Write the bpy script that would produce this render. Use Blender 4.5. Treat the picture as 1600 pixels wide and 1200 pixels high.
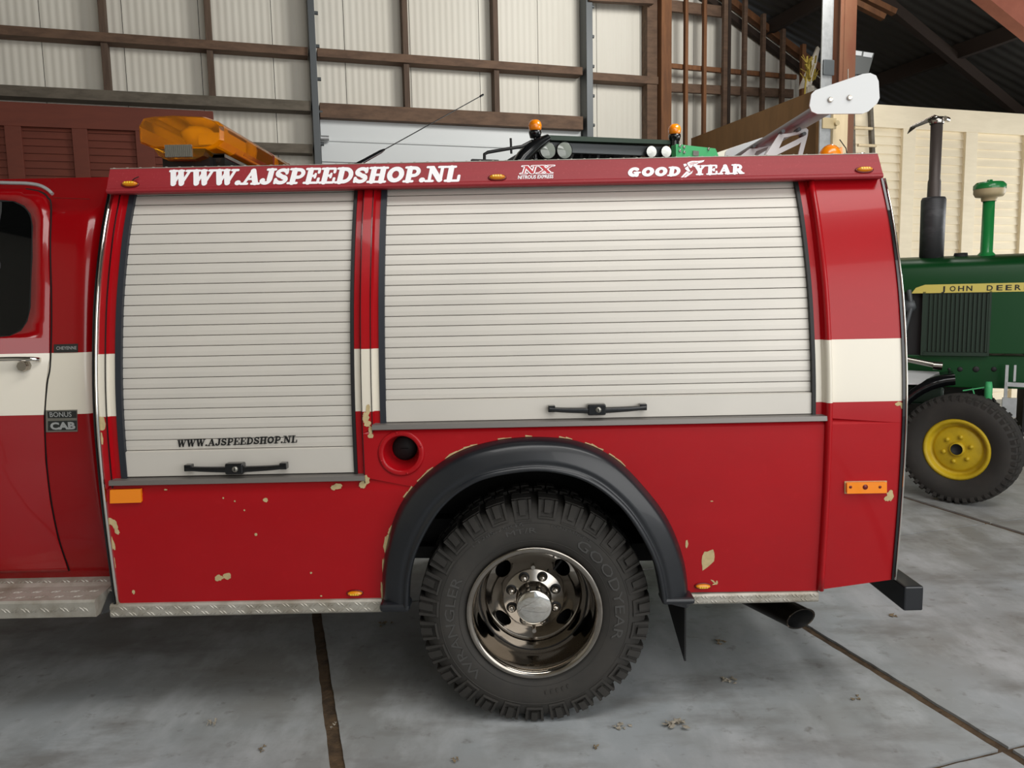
import bpy, bmesh, math, random
from math import sin, cos, pi, radians as rad, sqrt, atan2
from mathutils import Vector, Matrix, geometry
for o in list(bpy.data.objects): bpy.data.objects.remove(o)
SC = bpy.context.scene; COL = SC.collection
random.seed(7)
# ------------------------------------------------------------ camera
PITCH, ROLL, F, DIST, HC = rad(6.5), rad(1.15), 1200.0, 2.6, 1.5352
fwd = Vector((0, cos(PITCH), -sin(PITCH))); up0 = Vector((0, sin(PITCH), cos(PITCH))); rt0 = Vector((1, 0, 0))
RT = rt0*cos(ROLL) - up0*sin(ROLL); UP = rt0*sin(ROLL) + up0*cos(ROLL)
CAM = Vector((0, -DIST, HC))
cd = bpy.data.cameras.new('camera'); co = bpy.data.objects.new('camera', cd); COL.objects.link(co)
cd.sensor_width = 36; cd.lens = 36*F/1600; cd.clip_start = .05; cd.clip_end = 200
co.matrix_world = Matrix(((RT.x, UP.x, -fwd.x, CAM.x), (RT.y, UP.y, -fwd.y, CAM.y), (RT.z, UP.z, -fwd.z, CAM.z), (0, 0, 0, 1)))
SC.camera = co
# building axes: e1 runs right along the far wall, e2 towards it
TH = rad(17); E1 = Vector((cos(TH), sin(TH), 0)); E2 = Vector((-sin(TH), cos(TH), 0)); ZV = Vector((0, 0, 1))
def B(u, v, z): return E1*u + E2*v + ZV*z
BM = Matrix(((E1.x, E2.x, 0, 0), (E1.y, E2.y, 0, 0), (0, 0, 1, 0), (0, 0, 0, 1)))
# ------------------------------------------------------------ light and exposure
w = bpy.data.worlds.new('world'); SC.world = w; w.use_nodes = True
w.node_tree.nodes['Background'].inputs[0].default_value = (.86, .93, 1, 1)
w.node_tree.nodes['Background'].inputs[1].default_value = .55
def area(name, loc, target, sx, sy, power, colr):
    l = bpy.data.lights.new(name, 'AREA'); l.shape = 'RECTANGLE'; l.size = sx; l.size_y = sy; l.energy = power; l.color = colr
    o = bpy.data.objects.new(name, l); COL.objects.link(o); o.location = loc
    o.rotation_euler = (Vector(target)-Vector(loc)).to_track_quat('-Z', 'Y').to_euler(); return o
area('daylight_side_door', B(12.1, 1.6, 2.2), B(5, 3.2, 1.2), 4.4, 4.0, 420, (.97, .985, 1))
area('daylight_front_door', B(3.6, -6.3, 3.2), B(3.4, 2, 1.4), 8.5, 4.6, 330, (1, .98, .95))
area('added_wall_light', B(4.9, 3.6, 6.0), B(-1.0, 8.6, 4.3), 2.2, 1.2, 275, (1, .98, .94))  # added lamp below the closed roof, brightens the far wall
area('added_top_light', B(.6, -3.2, 6.4), B(.4, -.6, 0), 7.0, 1.6, 225, (1, .985, .96))  # added overhead lamp, makes the truck side brighter towards the top
vs = SC.view_settings; vs.view_transform = 'Standard'; vs.look = 'None'; vs.exposure = 0.0; vs.gamma = 1; vs.use_curve_mapping = False
# ------------------------------------------------------------ materials
def lin(c): return tuple(((x/255/12.92) if x/255 <= .04045 else ((x/255+.055)/1.055)**2.4) for x in c)
MATS = {}
def mat(name, rgb, rough=.5, metal=0, coat=0, trans=0, noise=None, bump=None, spec=None, emit=0, sheen=0):
    m = bpy.data.materials.new(name); m.use_nodes = True; nt = m.node_tree; b = nt.nodes['Principled BSDF']
    c = lin(rgb)+(1,)
    b.inputs['Base Color'].default_value = c; b.inputs['Roughness'].default_value = rough; b.inputs['Metallic'].default_value = metal
    if coat: b.inputs['Coat Weight'].default_value = coat; b.inputs['Coat Roughness'].default_value = .05
    if trans: b.inputs['Transmission Weight'].default_value = trans
    if spec is not None: b.inputs['Specular IOR Level'].default_value = spec
    tc = nt.nodes.new('ShaderNodeTexCoord')
    def coords(sc):
        mp = nt.nodes.new('ShaderNodeMapping'); nt.links.new(tc.outputs['Object'], mp.inputs[0]); mp.inputs['Scale'].default_value = sc; return mp
    if noise:   # list of (scale3, amount, rgb2, lo, hi, detail)
        prev = None
        for (sc, amt, rgb2, lo, hi, det) in noise:
            mp = coords(sc); n = nt.nodes.new('ShaderNodeTexNoise'); n.inputs['Scale'].default_value = 1; n.inputs['Detail'].default_value = det
            n.inputs['Roughness'].default_value = .62
            nt.links.new(mp.outputs[0], n.inputs['Vector'])
            r = nt.nodes.new('ShaderNodeMapRange'); r.inputs[1].default_value = lo; r.inputs[2].default_value = hi; r.inputs[3].default_value = 0; r.inputs[4].default_value = amt
            nt.links.new(n.outputs['Fac'], r.inputs[0])
            x = nt.nodes.new('ShaderNodeMix'); x.data_type = 'RGBA'
            nt.links.new(r.outputs[0], x.inputs[0])
            if prev is None: x.inputs[6].default_value = c
            else: nt.links.new(prev, x.inputs[6])
            x.inputs[7].default_value = lin(rgb2)+(1,); prev = x.outputs[2]
        nt.links.new(prev, b.inputs['Base Color'])
    if bump:    # (scale3, strength, distance, detail)
        sc, st, dist, det = bump; mp = coords(sc); n = nt.nodes.new('ShaderNodeTexNoise'); n.inputs['Scale'].default_value = 1; n.inputs['Detail'].default_value = det
        nt.links.new(mp.outputs[0], n.inputs['Vector']); bp = nt.nodes.new('ShaderNodeBump'); bp.inputs['Strength'].default_value = st; bp.inputs['Distance'].default_value = dist
        nt.links.new(n.outputs['Fac'], bp.inputs['Height']); nt.links.new(bp.outputs[0], b.inputs['Normal'])
    MATS[name] = m; return m
mat('red', (168, 12, 22), .3, coat=.2, spec=.25, noise=[((1.5, 1.5, 2.5), .5, (150, 10, 18), .4, .7, 4), ((30, 30, 30), .2, (186, 30, 38), .6, .75, 3)], bump=((90, 90, 90), .03, .002, 2))
mat('cab_red', (140, 3, 10), .2, coat=.45, spec=.3)
mat('fascia_red', (152, 34, 42), .5, noise=[((2, 2, 30), .5, (134, 26, 34), .4, .7, 5), ((150, 150, 150), .35, (196, 84, 88), .62, .75, 2)], bump=((160, 160, 160), .1, .002, 2))
mat('cream', (226, 219, 203), .3, coat=.3)
mat('chip', (196, 176, 130), .8, noise=[((60, 60, 60), .6, (168, 148, 108), .4, .7, 3)])
mat('white', (250, 248, 250), .5)
mat('decal_red', (186, 34, 42), .5)
mat('black_text', (14, 14, 14), .5)
mat('shutter', (210, 205, 196), .45, metal=.15, noise=[((2, 2, 3), .35, (190, 187, 180), .4, .7, 3)])
mat('aluminium', (170, 168, 164), .38, metal=.85, noise=[((8, 8, 8), .6, (120, 118, 112), .45, .7, 4)])
mat('diamond', (178, 174, 164), .48, metal=.35, noise=[((9, 9, 9), .7, (126, 116, 98), .42, .7, 5)])
mat('grey_sill', (128, 124, 120), .45, metal=.5)
mat('chrome', (225, 222, 215), .07, metal=1)
mat('rim_chrome', (158, 152, 144), .1, metal=1, noise=[((14, 14, 14), .5, (118, 108, 96), .5, .75, 4)])
mat('hub_steel', (176, 170, 162), .2, metal=1)
mat('rubber', (48, 46, 43), .78, noise=[((7, 7, 7), .5, (62, 58, 53), .42, .7, 4)], bump=((120, 120, 120), .12, .002, 3))
mat('rubber_letter', (66, 65, 63), .6)
mat('flare', (22, 25, 30), .36, coat=.15, noise=[((6, 6, 6), .35, (32, 36, 41), .45, .7, 4)])
mat('black', (12, 12, 13), .55)
mat('gloss_black', (14, 15, 17), .18, coat=.3)
mat('seal', (34, 38, 46), .5)
mat('dark_frame', (20, 20, 21), .7)
mat('glass_dark', (6, 7, 7), .04, spec=.3)
mat('amber', (255, 176, 14), .14, trans=.92, spec=.3)
mat('amber_solid', (250, 140, 8), .25, coat=.6)
mat('amber_lamp', (225, 140, 10), .2, coat=.5)
mat('lamp_yellow', (240, 205, 60), .3)
mat('dark_red', (110, 20, 14), .3)
mat('white_plastic', (214, 216, 216), .4)
mat('wing_alu', (158, 164, 170), .42, metal=.25)
mat('pipe', (74, 66, 58), .3, metal=.85, noise=[((10, 10, 10), .6, (40, 34, 28), .4, .7, 4)])
mat('concrete', (166, 171, 174), .55, noise=[((.7, .9, 1), .9, (140, 139, 134), .38, .62, 6), ((5, 2.5, 4), .75, (192, 195, 197), .45, .7, 9), ((2.2, 5, 4), .75, (124, 122, 118), .5, .7, 9), ((16, 16, 16), .7, (116, 112, 106), .6, .74, 7)], bump=((18, 18, 18), .25, .004, 8))
mat('joint_dirt', (98, 78, 56), .95, noise=[((12, 12, 12), .7, (40, 32, 25), .4, .65, 5)], bump=((40, 40, 40), .8, .01, 5))
mat('old_wood', (108, 84, 66), .8, noise=[((1.5, 12, 12), .7, (74, 56, 44), .4, .65, 5)])
mat('post_wood', (96, 78, 64), .8, noise=[((12, 12, 1.5), .7, (66, 50, 40), .4, .65, 5)])
mat('warm_wood', (128, 84, 50), .75, noise=[((12, 12, 1.5), .7, (88, 56, 34), .4, .65, 5)])
mat('grey_wood', (108, 100, 88), .85, noise=[((1.5, 12, 12), .7, (78, 72, 62), .4, .65, 5)])
mat('pale_wood', (226, 206, 168), .7, noise=[((12, 12, 1.5), .5, (200, 178, 140), .4, .65, 5)])
mat('plywood', (136, 100, 60), .75, noise=[((5, 5, 1), .6, (112, 82, 48), .4, .65, 6)])
mat('red_steel', (118, 78, 54), .6, noise=[((4, 4, 2), .5, (108, 52, 34), .4, .65, 4)])
mat('red_beam', (176, 104, 82), .6, noise=[((4, 4, 4), .5, (150, 84, 64), .4, .65, 4)])
mat('roof_sheet', (92, 90, 84), .9)
mat('dark_wood', (50, 38, 30), .9)
mat('galv', (188, 190, 190), .4, metal=.55, noise=[((14, 14, 14), .5, (160, 162, 162), .45, .65, 4)])
mat('steel_dark', (84, 88, 90), .5, metal=.3)
mat('door_alu', (214, 218, 218), .45)
mat('green', (6, 66, 26), .36, coat=.0, spec=.3, noise=[((3, 3, 3), .4, (10, 64, 28), .45, .7, 4)])
mat('green_dark', (14, 42, 24), .5)
mat('mint', (70, 176, 110), .5)
mat('green_stack', (28, 128, 62), .3, coat=.3)
mat('yellow', (206, 176, 30), .5, noise=[((9, 9, 9), .6, (168, 134, 24), .45, .7, 5)])
mat('stripe_yellow', (214, 196, 96), .4)
mat('muffler', (62, 62, 64), .5, metal=.3, noise=[((5, 5, 9), .6, (96, 96, 98), .5, .7, 4)])
mat('stack_pipe', (84, 76, 72), .5, metal=.3)
mat('tan_cap', (186, 168, 130), .5)
mat('leaf', (156, 148, 134), .9)
mat('leaf_brown', (124, 108, 84), .9)
mat('grey_sign', (96, 98, 96), .7)
mat('dry_plant', (150, 130, 50), .9)
mat('badge', (150, 148, 140), .3, metal=.8)
mat('badge_dark', (36, 38, 36), .5)
mat('lamp_glass', (232, 234, 230), .12, coat=.4)
mat('lamp_grey', (128, 134, 126), .1, coat=.4)
mat('blue_plate', (40, 60, 90), .4)
def ribbed(name, rgb, pitch, rgb2, strength=.6, axis='X', wide=None):
    m = mat(name, rgb, .65, noise=[((.6, .6, .25), .6, rgb2, .4, .7, 5)]); nt = m.node_tree; b = nt.nodes['Principled BSDF']
    tc = nt.nodes.new('ShaderNodeTexCoord'); wv = nt.nodes.new('ShaderNodeTexWave'); wv.bands_direction = axis; wv.inputs['Scale'].default_value = 2*pi/(20*pitch)
    nt.links.new(tc.outputs['Object'], wv.inputs['Vector']); bp = nt.nodes.new('ShaderNodeBump'); bp.inputs['Strength'].default_value = strength; bp.inputs['Distance'].default_value = .01
    nt.links.new(wv.outputs['Fac'], bp.inputs['Height']); nt.links.new(bp.outputs[0], b.inputs['Normal'])
ribbed('wall_panel', (220, 216, 204), .085, (206, 201, 188), .5)
ribbed('roof_corr', (66, 64, 60), .16, (50, 48, 45), 1.0, 'Y')
# slatted boards: fine horizontal lap lines as relief
def lapped(name, rgb, pitch, rgb2):
    m = mat(name, rgb, .7, noise=[((3, 3, 14), .5, rgb2, .4, .7, 5), ((.8, .8, .6), .4, rgb2, .4, .7, 3)])
    return m
lapped('cream_board', (244, 230, 200), .1, (228, 213, 182)); lapped('maroon_board', (112, 54, 38), .1, (92, 42, 30))
# ------------------------------------------------------------ mesh builder
WM = {}
class MB:
    def __init__(s, M=None): s.v = []; s.f = []; s.m = []; s.sm = []; s.M = M
    def add(s, vs_, fs, mi=0, smooth=False):
        n = len(s.v); s.v += [Vector(p) for p in vs_]
        for f in fs: s.f.append([i+n for i in f]); s.m.append(mi); s.sm.append(smooth)
        return s
    def box(s, a, b, mi=0, ch=0):
        x0, y0, z0 = a; x1, y1, z1 = b
        x0, x1 = min(x0, x1), max(x0, x1); y0, y1 = min(y0, y1), max(y0, y1); z0, z1 = min(z0, z1), max(z0, z1)
        return s.add([(x0, y0, z0), (x1, y0, z0), (x1, y1, z0), (x0, y1, z0), (x0, y0, z1), (x1, y0, z1), (x1, y1, z1), (x0, y1, z1)],
              [(0, 3, 2, 1), (4, 5, 6, 7), (0, 1, 5, 4), (1, 2, 6, 5), (2, 3, 7, 6), (3, 0, 4, 7)], mi)
    def bar(s, p0, p1, w_, h_, up=ZV, mi=0):
        p0, p1 = Vector(p0), Vector(p1); d = (p1-p0).normalized(); sd = d.cross(Vector(up))
        if sd.length < 1e-4: sd = d.cross(Vector((0, 1, 0)))
        sd.normalize(); u = sd.cross(d).normalized(); c = []
        for p in (p0, p1):
            for a, b in ((-1, -1), (1, -1), (1, 1), (-1, 1)): c.append(p+sd*a*w_/2+u*b*h_/2)
        return s.add(c, [(0, 3, 2, 1), (4, 5, 6, 7), (0, 1, 5, 4), (1, 2, 6, 5), (2, 3, 7, 6), (3, 0, 4, 7)], mi)
    def tube(s, pts, r, n=12, mi=0, cap=True, smooth=True):
        pts = [Vector(p) for p in pts]; rs = r if isinstance(r, (list, tuple)) else [r]*len(pts); vs_ = []; prev = None
        for i, p in enumerate(pts):
            d = (pts[min(i+1, len(pts)-1)]-pts[max(i-1, 0)]).normalized()
            if prev is None: a = d.orthogonal().normalized()
            else: a = (prev-d*prev.dot(d)).normalized()
            prev = a; b = d.cross(a)
            vs_ += [p+(a*cos(2*pi*k/n)+b*sin(2*pi*k/n))*rs[i] for k in range(n)]
        fs = [(i*n+k, i*n+(k+1) % n, (i+1)*n+(k+1) % n, (i+1)*n+k) for i in range(len(pts)-1) for k in range(n)]
        s.add(vs_, fs, mi, smooth)
        if cap: 
            s.add(vs_[:n], [tuple(range(n))[::-1]], mi); s.add(vs_[-n:], [tuple(range(n))], mi)
        return s
    def lathe(s, prof, c, ax=(0, 1, 0), n=64, mi=0, smooth=True, closed=False):
        # prof: (radius, distance along axis)
        ax = Vector(ax).normalized(); a = ax.orthogonal().normalized(); b = ax.cross(a); c = Vector(c); vs_ = []
        for r, h in prof: vs_ += [c+ax*h+(a*cos(2*pi*k/n)+b*sin(2*pi*k/n))*r for k in range(n)]
        m_ = len(prof); rng = m_ if closed else m_-1
        fs = [(i*n+k, i*n+(k+1) % n, ((i+1) % m_)*n+(k+1) % n, ((i+1) % m_)*n+k) for i in range(rng) for k in range(n)]
        return s.add(vs_, fs, mi, smooth)
    def sphere(s, c, rx, ry, rz, n=16, m_=10, mi=0, zlo=-1):
        vs_ = []; c = Vector(c)
        for i in range(m_+1):
            ph = -pi/2+pi*i/m_
            zz = max(sin(ph), zlo)
            for k in range(n): vs_.append(c+Vector((cos(ph)*cos(2*pi*k/n)*rx, cos(ph)*sin(2*pi*k/n)*ry, zz*rz)))
        fs = [(i*n+k, i*n+(k+1) % n, (i+1)*n+(k+1) % n, (i+1)*n+k) for i in range(m_) for k in range(n)]
        return s.add(vs_, fs, mi, True)
    def prism(s, loop, off, mi=0, smooth=False):   # loop of 3D points, extruded by vector off
        n = len(loop); off = Vector(off); L = [Vector(p) for p in loop]
        s.add(L+[p+off for p in L], [tuple(range(n)), tuple(range(2*n-1, n-1, -1))], mi)
        return s.add(L+[p+off for p in L], [(k, n+k, n+(k+1) % n, (k+1) % n) for k in range(n)], mi, smooth)
    def loft(s, rings, mi=0, smooth=True, closed=True, cap=False):
        n = len(rings[0]); vs_ = [p for r in rings for p in r]
        fs = [(i*n+k, i*n+(k+1) % n, (i+1)*n+(k+1) % n, (i+1)*n+k) for i in range(len(rings)-1) for k in range(n if closed else n-1)]
        s.add(vs_, fs, mi, smooth)
        if cap: s.add(rings[0], [tuple(range(n))], mi); s.add(rings[-1], [tuple(range(n))], mi)
        return s
    def build(s, name, mats, parent=None, bevel=0, recalc=True, weld=False):
        if not isinstance(mats, (list, tuple)): mats = [mats]
        used = sorted({i for f in s.f for i in f}); rm = {a: b for b, a in enumerate(used)}
        s.v = [s.v[i] for i in used]; s.f = [[rm[i] for i in f] for f in s.f]
        vs_ = [s.M @ p for p in s.v] if s.M else s.v
        lo = Vector([min(p[i] for p in vs_) for i in range(3)]); hi = Vector([max(p[i] for p in vs_) for i in range(3)])
        c = (lo+hi)/2; c.z = lo.z
        me = bpy.data.meshes.new(name); me.from_pydata([p-c for p in vs_], [], s.f)
        for k in mats: me.materials.append(MATS[k])
        me.polygons.foreach_set('material_index', s.m); me.polygons.foreach_set('use_smooth', s.sm)
        if recalc or weld:
            bm = bmesh.new(); bm.from_mesh(me)
            if weld: bmesh.ops.remove_doubles(bm, verts=bm.verts, dist=1e-5)
            if recalc: bmesh.ops.recalc_face_normals(bm, faces=bm.faces)
            bm.to_mesh(me); bm.free()
        o = bpy.data.objects.new(name, me); COL.objects.link(o); o.location = c
        WM[o.name] = Matrix.Translation(c)
        if parent is not None: o.parent = parent; o.matrix_parent_inverse = WM[parent.name].inverted()
        if bevel:
            bv = o.modifiers.new('bevel', 'BEVEL'); bv.width = bevel; bv.segments = 2; bv.limit_method = 'ANGLE'; bv.angle_limit = rad(50)
        return o
def tag(o, label, cat=None, group=None, kind=None):
    if label: o['label'] = label
    if cat: o['category'] = cat
    if group: o['group'] = group
    if kind: o['kind'] = kind
    return o
def empty(name, loc, parent=None):
    o = bpy.data.objects.new(name, None); COL.objects.link(o); o.location = loc; o.empty_display_size = .2; WM[o.name] = Matrix.Translation(Vector(loc))
    if parent is not None: o.parent = parent; o.matrix_parent_inverse = WM[parent.name].inverted()
    return o
def struct(o): o['kind'] = 'structure'; return o
# ------------------------------------------------------------ measuring helpers: sight line onto a real surface
def ray(px, py): return fwd + RT*((px-800)/F) + UP*((600-py)/F)
def onY(px, py, Y): d = ray(px, py); return CAM + d*((Y-CAM.y)/d.y)
def onX(px, py, X): d = ray(px, py); return CAM + d*((X-CAM.x)/d.x)
def onZ(px, py, Z): d = ray(px, py); return CAM + d*((Z-CAM.z)/d.z)
def onV(px, py, v):
    d = ray(px, py); P = CAM + d*((v-CAM.dot(E2))/d.dot(E2)); return P.dot(E1), P.z
def onU(px, py, u):
    d = ray(px, py); P = CAM + d*((u-CAM.dot(E1))/d.dot(E1)); return P.dot(E2), P.z
def pchip(T):
    xs = [a for a, b in T]; ys = [b for a, b in T]; n = len(xs); h = [xs[i+1]-xs[i] for i in range(n-1)]; d = [(ys[i+1]-ys[i])/h[i] for i in range(n-1)]
    m = [d[0]]+[(d[i-1]+d[i])/2 for i in range(1, n-1)]+[d[-1]]
    def f(x):
        if x <= xs[0]: return ys[0]+m[0]*(x-xs[0])
        if x >= xs[-1]: return ys[-1]+m[-1]*(x-xs[-1])
        i = max(k for k in range(n-1) if xs[k] <= x); t = (x-xs[i])/h[i]
        return (2*t**3-3*t*t+1)*ys[i]+(t**3-2*t*t+t)*h[i]*m[i]+(-2*t**3+3*t*t)*ys[i+1]+(t**3-t*t)*h[i]*m[i+1]
    return f
FY = pchip([(.38, .036), (.6, .016), (.8, .0), (.98, -.007), (1.12, -.007), (1.25, .002), (1.4, .024), (1.55, .056), (1.7, .104), (1.8, .143), (1.92, .202)])
def S(px, py, off=0, f=None):
    f = f or FY; Y = 0
    for _ in range(12): P = onY(px, py, Y); Y = f(P.z)-off
    return P
def L2(a, b, t): return a+(b-a)*t
XL = onY(145, 560, 0).x; XR = onY(1415.5, 600, 0).x
XL = S(145.5, 560).x; XR = S(1415.5, 600).x
# ------------------------------------------------------------ triangulated region with holes, mapped onto a surface
def inpoly(x, y, P):
    c = False; n = len(P); j = n-1
    for i in range(n):
        if (P[i][1] > y) != (P[j][1] > y) and x < (P[j][0]-P[i][0])*(y-P[i][1])/(P[j][1]-P[i][1])+P[i][0]: c = not c
        j = i
    return c
def region(outer, holes, lines, fmap, mf=None, mb=None, smooth=True):
    V2 = []; E_ = []
    for lp in [outer]+holes:
        n = len(V2); V2 += [Vector((p[0], p[1])) for p in lp]; E_ += [(n+i, n+(i+1) % len(lp)) for i in range(len(lp))]
    for a, b in lines:
        n = len(V2); V2 += [Vector(a), Vector(b)]; E_.append((n, n+1))
    r = geometry.delaunay_2d_cdt(V2, E_, [], 0, 1e-5)
    mb = mb or MB(); fs = []; ms = []
    for f in r[2]:
        cx = sum(r[0][i].x for i in f)/3; cy = sum(r[0][i].y for i in f)/3
        if not inpoly(cx, cy, outer) or any(inpoly(cx, cy, h) for h in holes): continue
        fs.append(tuple(f)); ms.append(mf(cx, cy) if mf else 0)
    n = len(mb.v); mb.v += [Vector(fmap(p.x, p.y)) for p in r[0]]
    for f, m_ in zip(fs, ms): mb.f.append([i+n for i in f]); mb.m.append(m_); mb.sm.append(smooth)
    return mb
def rrect(x0, z0, x1, z1, r, n=6):
    P = []
    for cx, cz, a0 in ((x1-r, z1-r, 0), (x0+r, z1-r, 90), (x0+r, z0+r, 180), (x1-r, z0+r, 270)):
        for k in range(n+1): a = rad(a0+90*k/n); P.append((cx+r*cos(a), cz+r*sin(a)))
    return P
def circ(cx, cz, r, n=40, rz=None, ang=0): 
    rz = rz or r; return [(cx+r*cos(2*pi*k/n)*cos(ang)-rz*sin(2*pi*k/n)*sin(ang), cz+r*cos(2*pi*k/n)*sin(ang)+rz*sin(2*pi*k/n)*cos(ang)) for k in range(n)]
def spline(P, n):
    out = []; m_ = len(P)
    for i in range(m_-1):
        p0, p1, p2, p3 = P[max(i-1, 0)], P[i], P[i+1], P[min(i+2, m_-1)]
        for k in range(n):
            t = k/n; out.append(tuple(.5*((2*p1[j])+(-p0[j]+p2[j])*t+(2*p0[j]-5*p1[j]+4*p2[j]-p3[j])*t*t+(-p0[j]+3*p1[j]-3*p2[j]+p3[j])*t**3) for j in range(len(p1))))
    out.append(tuple(P[-1])); return out
# ------------------------------------------------------------ lettering
def arc(cx, cy, rx, ry, a0, a1, n=14): return [(cx+rx*cos(rad(a0+(a1-a0)*k/n)), cy+ry*sin(rad(a0+(a1-a0)*k/n))) for k in range(n+1)]
T, t_, s_ = .25, .13, .12   # thick, thin, serif stroke
GLY = {
 'W': (1.22, [(T, [(.2, .9), (.4, .12)]), (t_, [(.4, .12), (.62, .88)]), (T, [(.6, .9), (.82, .12)]), (t_, [(.82, .12), (1.05, .9)]), (s_, [(.04, .94), (.38, .94)]), (s_, [(.5, .94), (.74, .94)]), (s_, [(.9, .94), (1.2, .94)])]),
 '.': (.32, [(.28, [(.16, .13), (.161, .13)])]),
 'A': (1.0, [(t_, [(.2, .08), (.5, .9)]), (T, [(.52, .88), (.78, .1)]), (.11, [(.3, .36), (.7, .36)]), (s_, [(.04, .06), (.36, .06)]), (s_, [(.6, .06), (.98, .06)])]),
 'J': (.72, [(T, [(.5, .9), (.5, .3)]), (.19, arc(.31, .26, .2, .17, 0, -170)), (.24, [(.15, .26), (.151, .26)]), (s_, [(.3, .94), (.7, .94)])]),
 'S': (.78, [(.19, arc(.4, .7, .24, .2, 30, 250)+arc(.4, .29, .25, .2, 80, -150)), (.13, [(.64, .93), (.64, .68)]), (.13, [(.12, .08), (.12, .32)]), (.2, [(.26, .6), (.52, .4)])]),
 'P': (.86, [(T, [(.27, .08), (.27, .9)]), (.18, [(.27, .9), (.5, .9)]+arc(.5, .66, .24, .24, 90, -90)+[(.3, .42)]), (s_, [(.06, .06), (.5, .06)]), (s_, [(.06, .94), (.4, .94)])]),
 'E': (.84, [(T, [(.27, .08), (.27, .9)]), (s_, [(.06, .06), (.74, .06)]), (s_, [(.06, .94), (.7, .94)]), (.13, [(.3, .5), (.55, .5)]), (.12, [(.72, .92), (.72, .7)]), (.12, [(.76, .08), (.76, .32)]), (.1, [(.56, .38), (.56, .62)])]),
 'D': (.95, [(T, [(.27, .08), (.27, .9)]), (.2, [(.27, .9), (.45, .9)]+arc(.45, .5, .34, .4, 90, -90)+[(.27, .1)]), (s_, [(.06, .06), (.4, .06)]), (s_, [(.06, .94), (.4, .94)])]),
 'H': (1.0, [(T, [(.26, .08), (.26, .9)]), (T, [(.74, .08), (.74, .9)]), (.13, [(.26, .5), (.74, .5)]), (s_, [(.06, .06), (.46, .06)]), (s_, [(.06, .94), (.46, .94)]), (s_, [(.55, .06), (.95, .06)]), (s_, [(.55, .94), (.95, .94)])]),
 'O': (.92, [(.23, arc(.46, .5, .31, .37, 0, 360, 28))]),
 'N': (1.04, [(.14, [(.24, .08), (.24, .9)]), (T, [(.28, .88), (.78, .12)]), (.14, [(.82, .08), (.82, .92)]), (s_, [(.06, .06), (.42, .06)]), (s_, [(.04, .94), (.34, .94)]), (s_, [(.64, .94), (1.0, .94)])]),
 'L': (.82, [(T, [(.27, .08), (.27, .9)]), (s_, [(.06, .06), (.74, .06)]), (s_, [(.06, .94), (.48, .94)]), (.13, [(.74, .08), (.74, .36)])]),
 'G': (.98, [(.24, arc(.46, .5, .3, .37, 50, 320, 22)), (.22, [(.7, .1), (.7, .42)]), (s_, [(.5, .44), (.9, .44)])]),
 'Y': (.98, [(T, [(.24, .9), (.46, .46)]), (.15, [(.76, .9), (.5, .46)]), (T, [(.49, .46), (.49, .1)]), (s_, [(.05, .94), (.42, .94)]), (s_, [(.6, .94), (.95, .94)]), (s_, [(.28, .06), (.7, .06)])]),
 'R': (.98, [(T, [(.27, .08), (.27, .9)]), (.18, [(.27, .9), (.48, .9)]+arc(.48, .68, .22, .22, 90, -90)+[(.3, .46)]), (T, [(.5, .44), (.74, .12)]), (s_, [(.06, .06), (.44, .06)]), (s_, [(.06, .94), (.4, .94)]), (s_, [(.66, .06), (.94, .06)])]),
 'X': (1.0, [(T, [(.2, .9), (.78, .1)]), (.15, [(.76, .9), (.22, .1)]), (s_, [(.04, .94), (.4, .94)]), (s_, [(.58, .94), (.96, .94)]), (s_, [(.04, .06), (.4, .06)]), (s_, [(.58, .06), (.98, .06)])]),
}
def stroke_text(mb, txt, fmap, slant=.16, fat=1.0, mi=0, sp=.0, pos0=0, thin=0):
    """fmap(u, v) with u in cap-heights along the baseline"""
    x = pos0; n0 = len(mb.v)
    for ch in txt:
        if ch == ' ': x += .5; continue
        gw, strokes = GLY[ch]
        for wd, pts in strokes:
            wd = wd*fat+thin
            for (a, b) in zip(pts, pts[1:]):
                dx, dy = b[0]-a[0], b[1]-a[1]; l = sqrt(dx*dx+dy*dy) or 1e-6; nx, ny = -dy/l*wd/2, dx/l*wd/2
                q = [(a[0]+nx, a[1]+ny), (b[0]+nx, b[1]+ny), (b[0]-nx, b[1]-ny), (a[0]-nx, a[1]-ny)]
                mb.add([fmap(x+p[0]+slant*p[1], p[1]) for p in q], [(0, 1, 2, 3)], mi)
            for p in pts:
                mb.add([fmap(x+p[0]+wd/2*cos(k*pi/5)+slant*(p[1]+wd/2*sin(k*pi/5)), p[1]+wd/2*sin(k*pi/5)) for k in range(10)], [tuple(range(10))], mi)
        x += gw+sp
    # each stroke lies a hair above the one before, so overlapping vinyl never shares a plane
    seen = {}
    for f in mb.f:
        if f[0] >= n0: seen[f[0]] = f
    for k, i in enumerate(sorted(seen)):
        for j in seen[i]: mb.v[j] = mb.v[j]+Vector((0, -1.2e-5*(k % 60), 0))
    return x
def stroke_width(txt, sp=0): return sum((.5 if c == ' ' else GLY[c][0]+sp) for c in txt)
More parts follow.
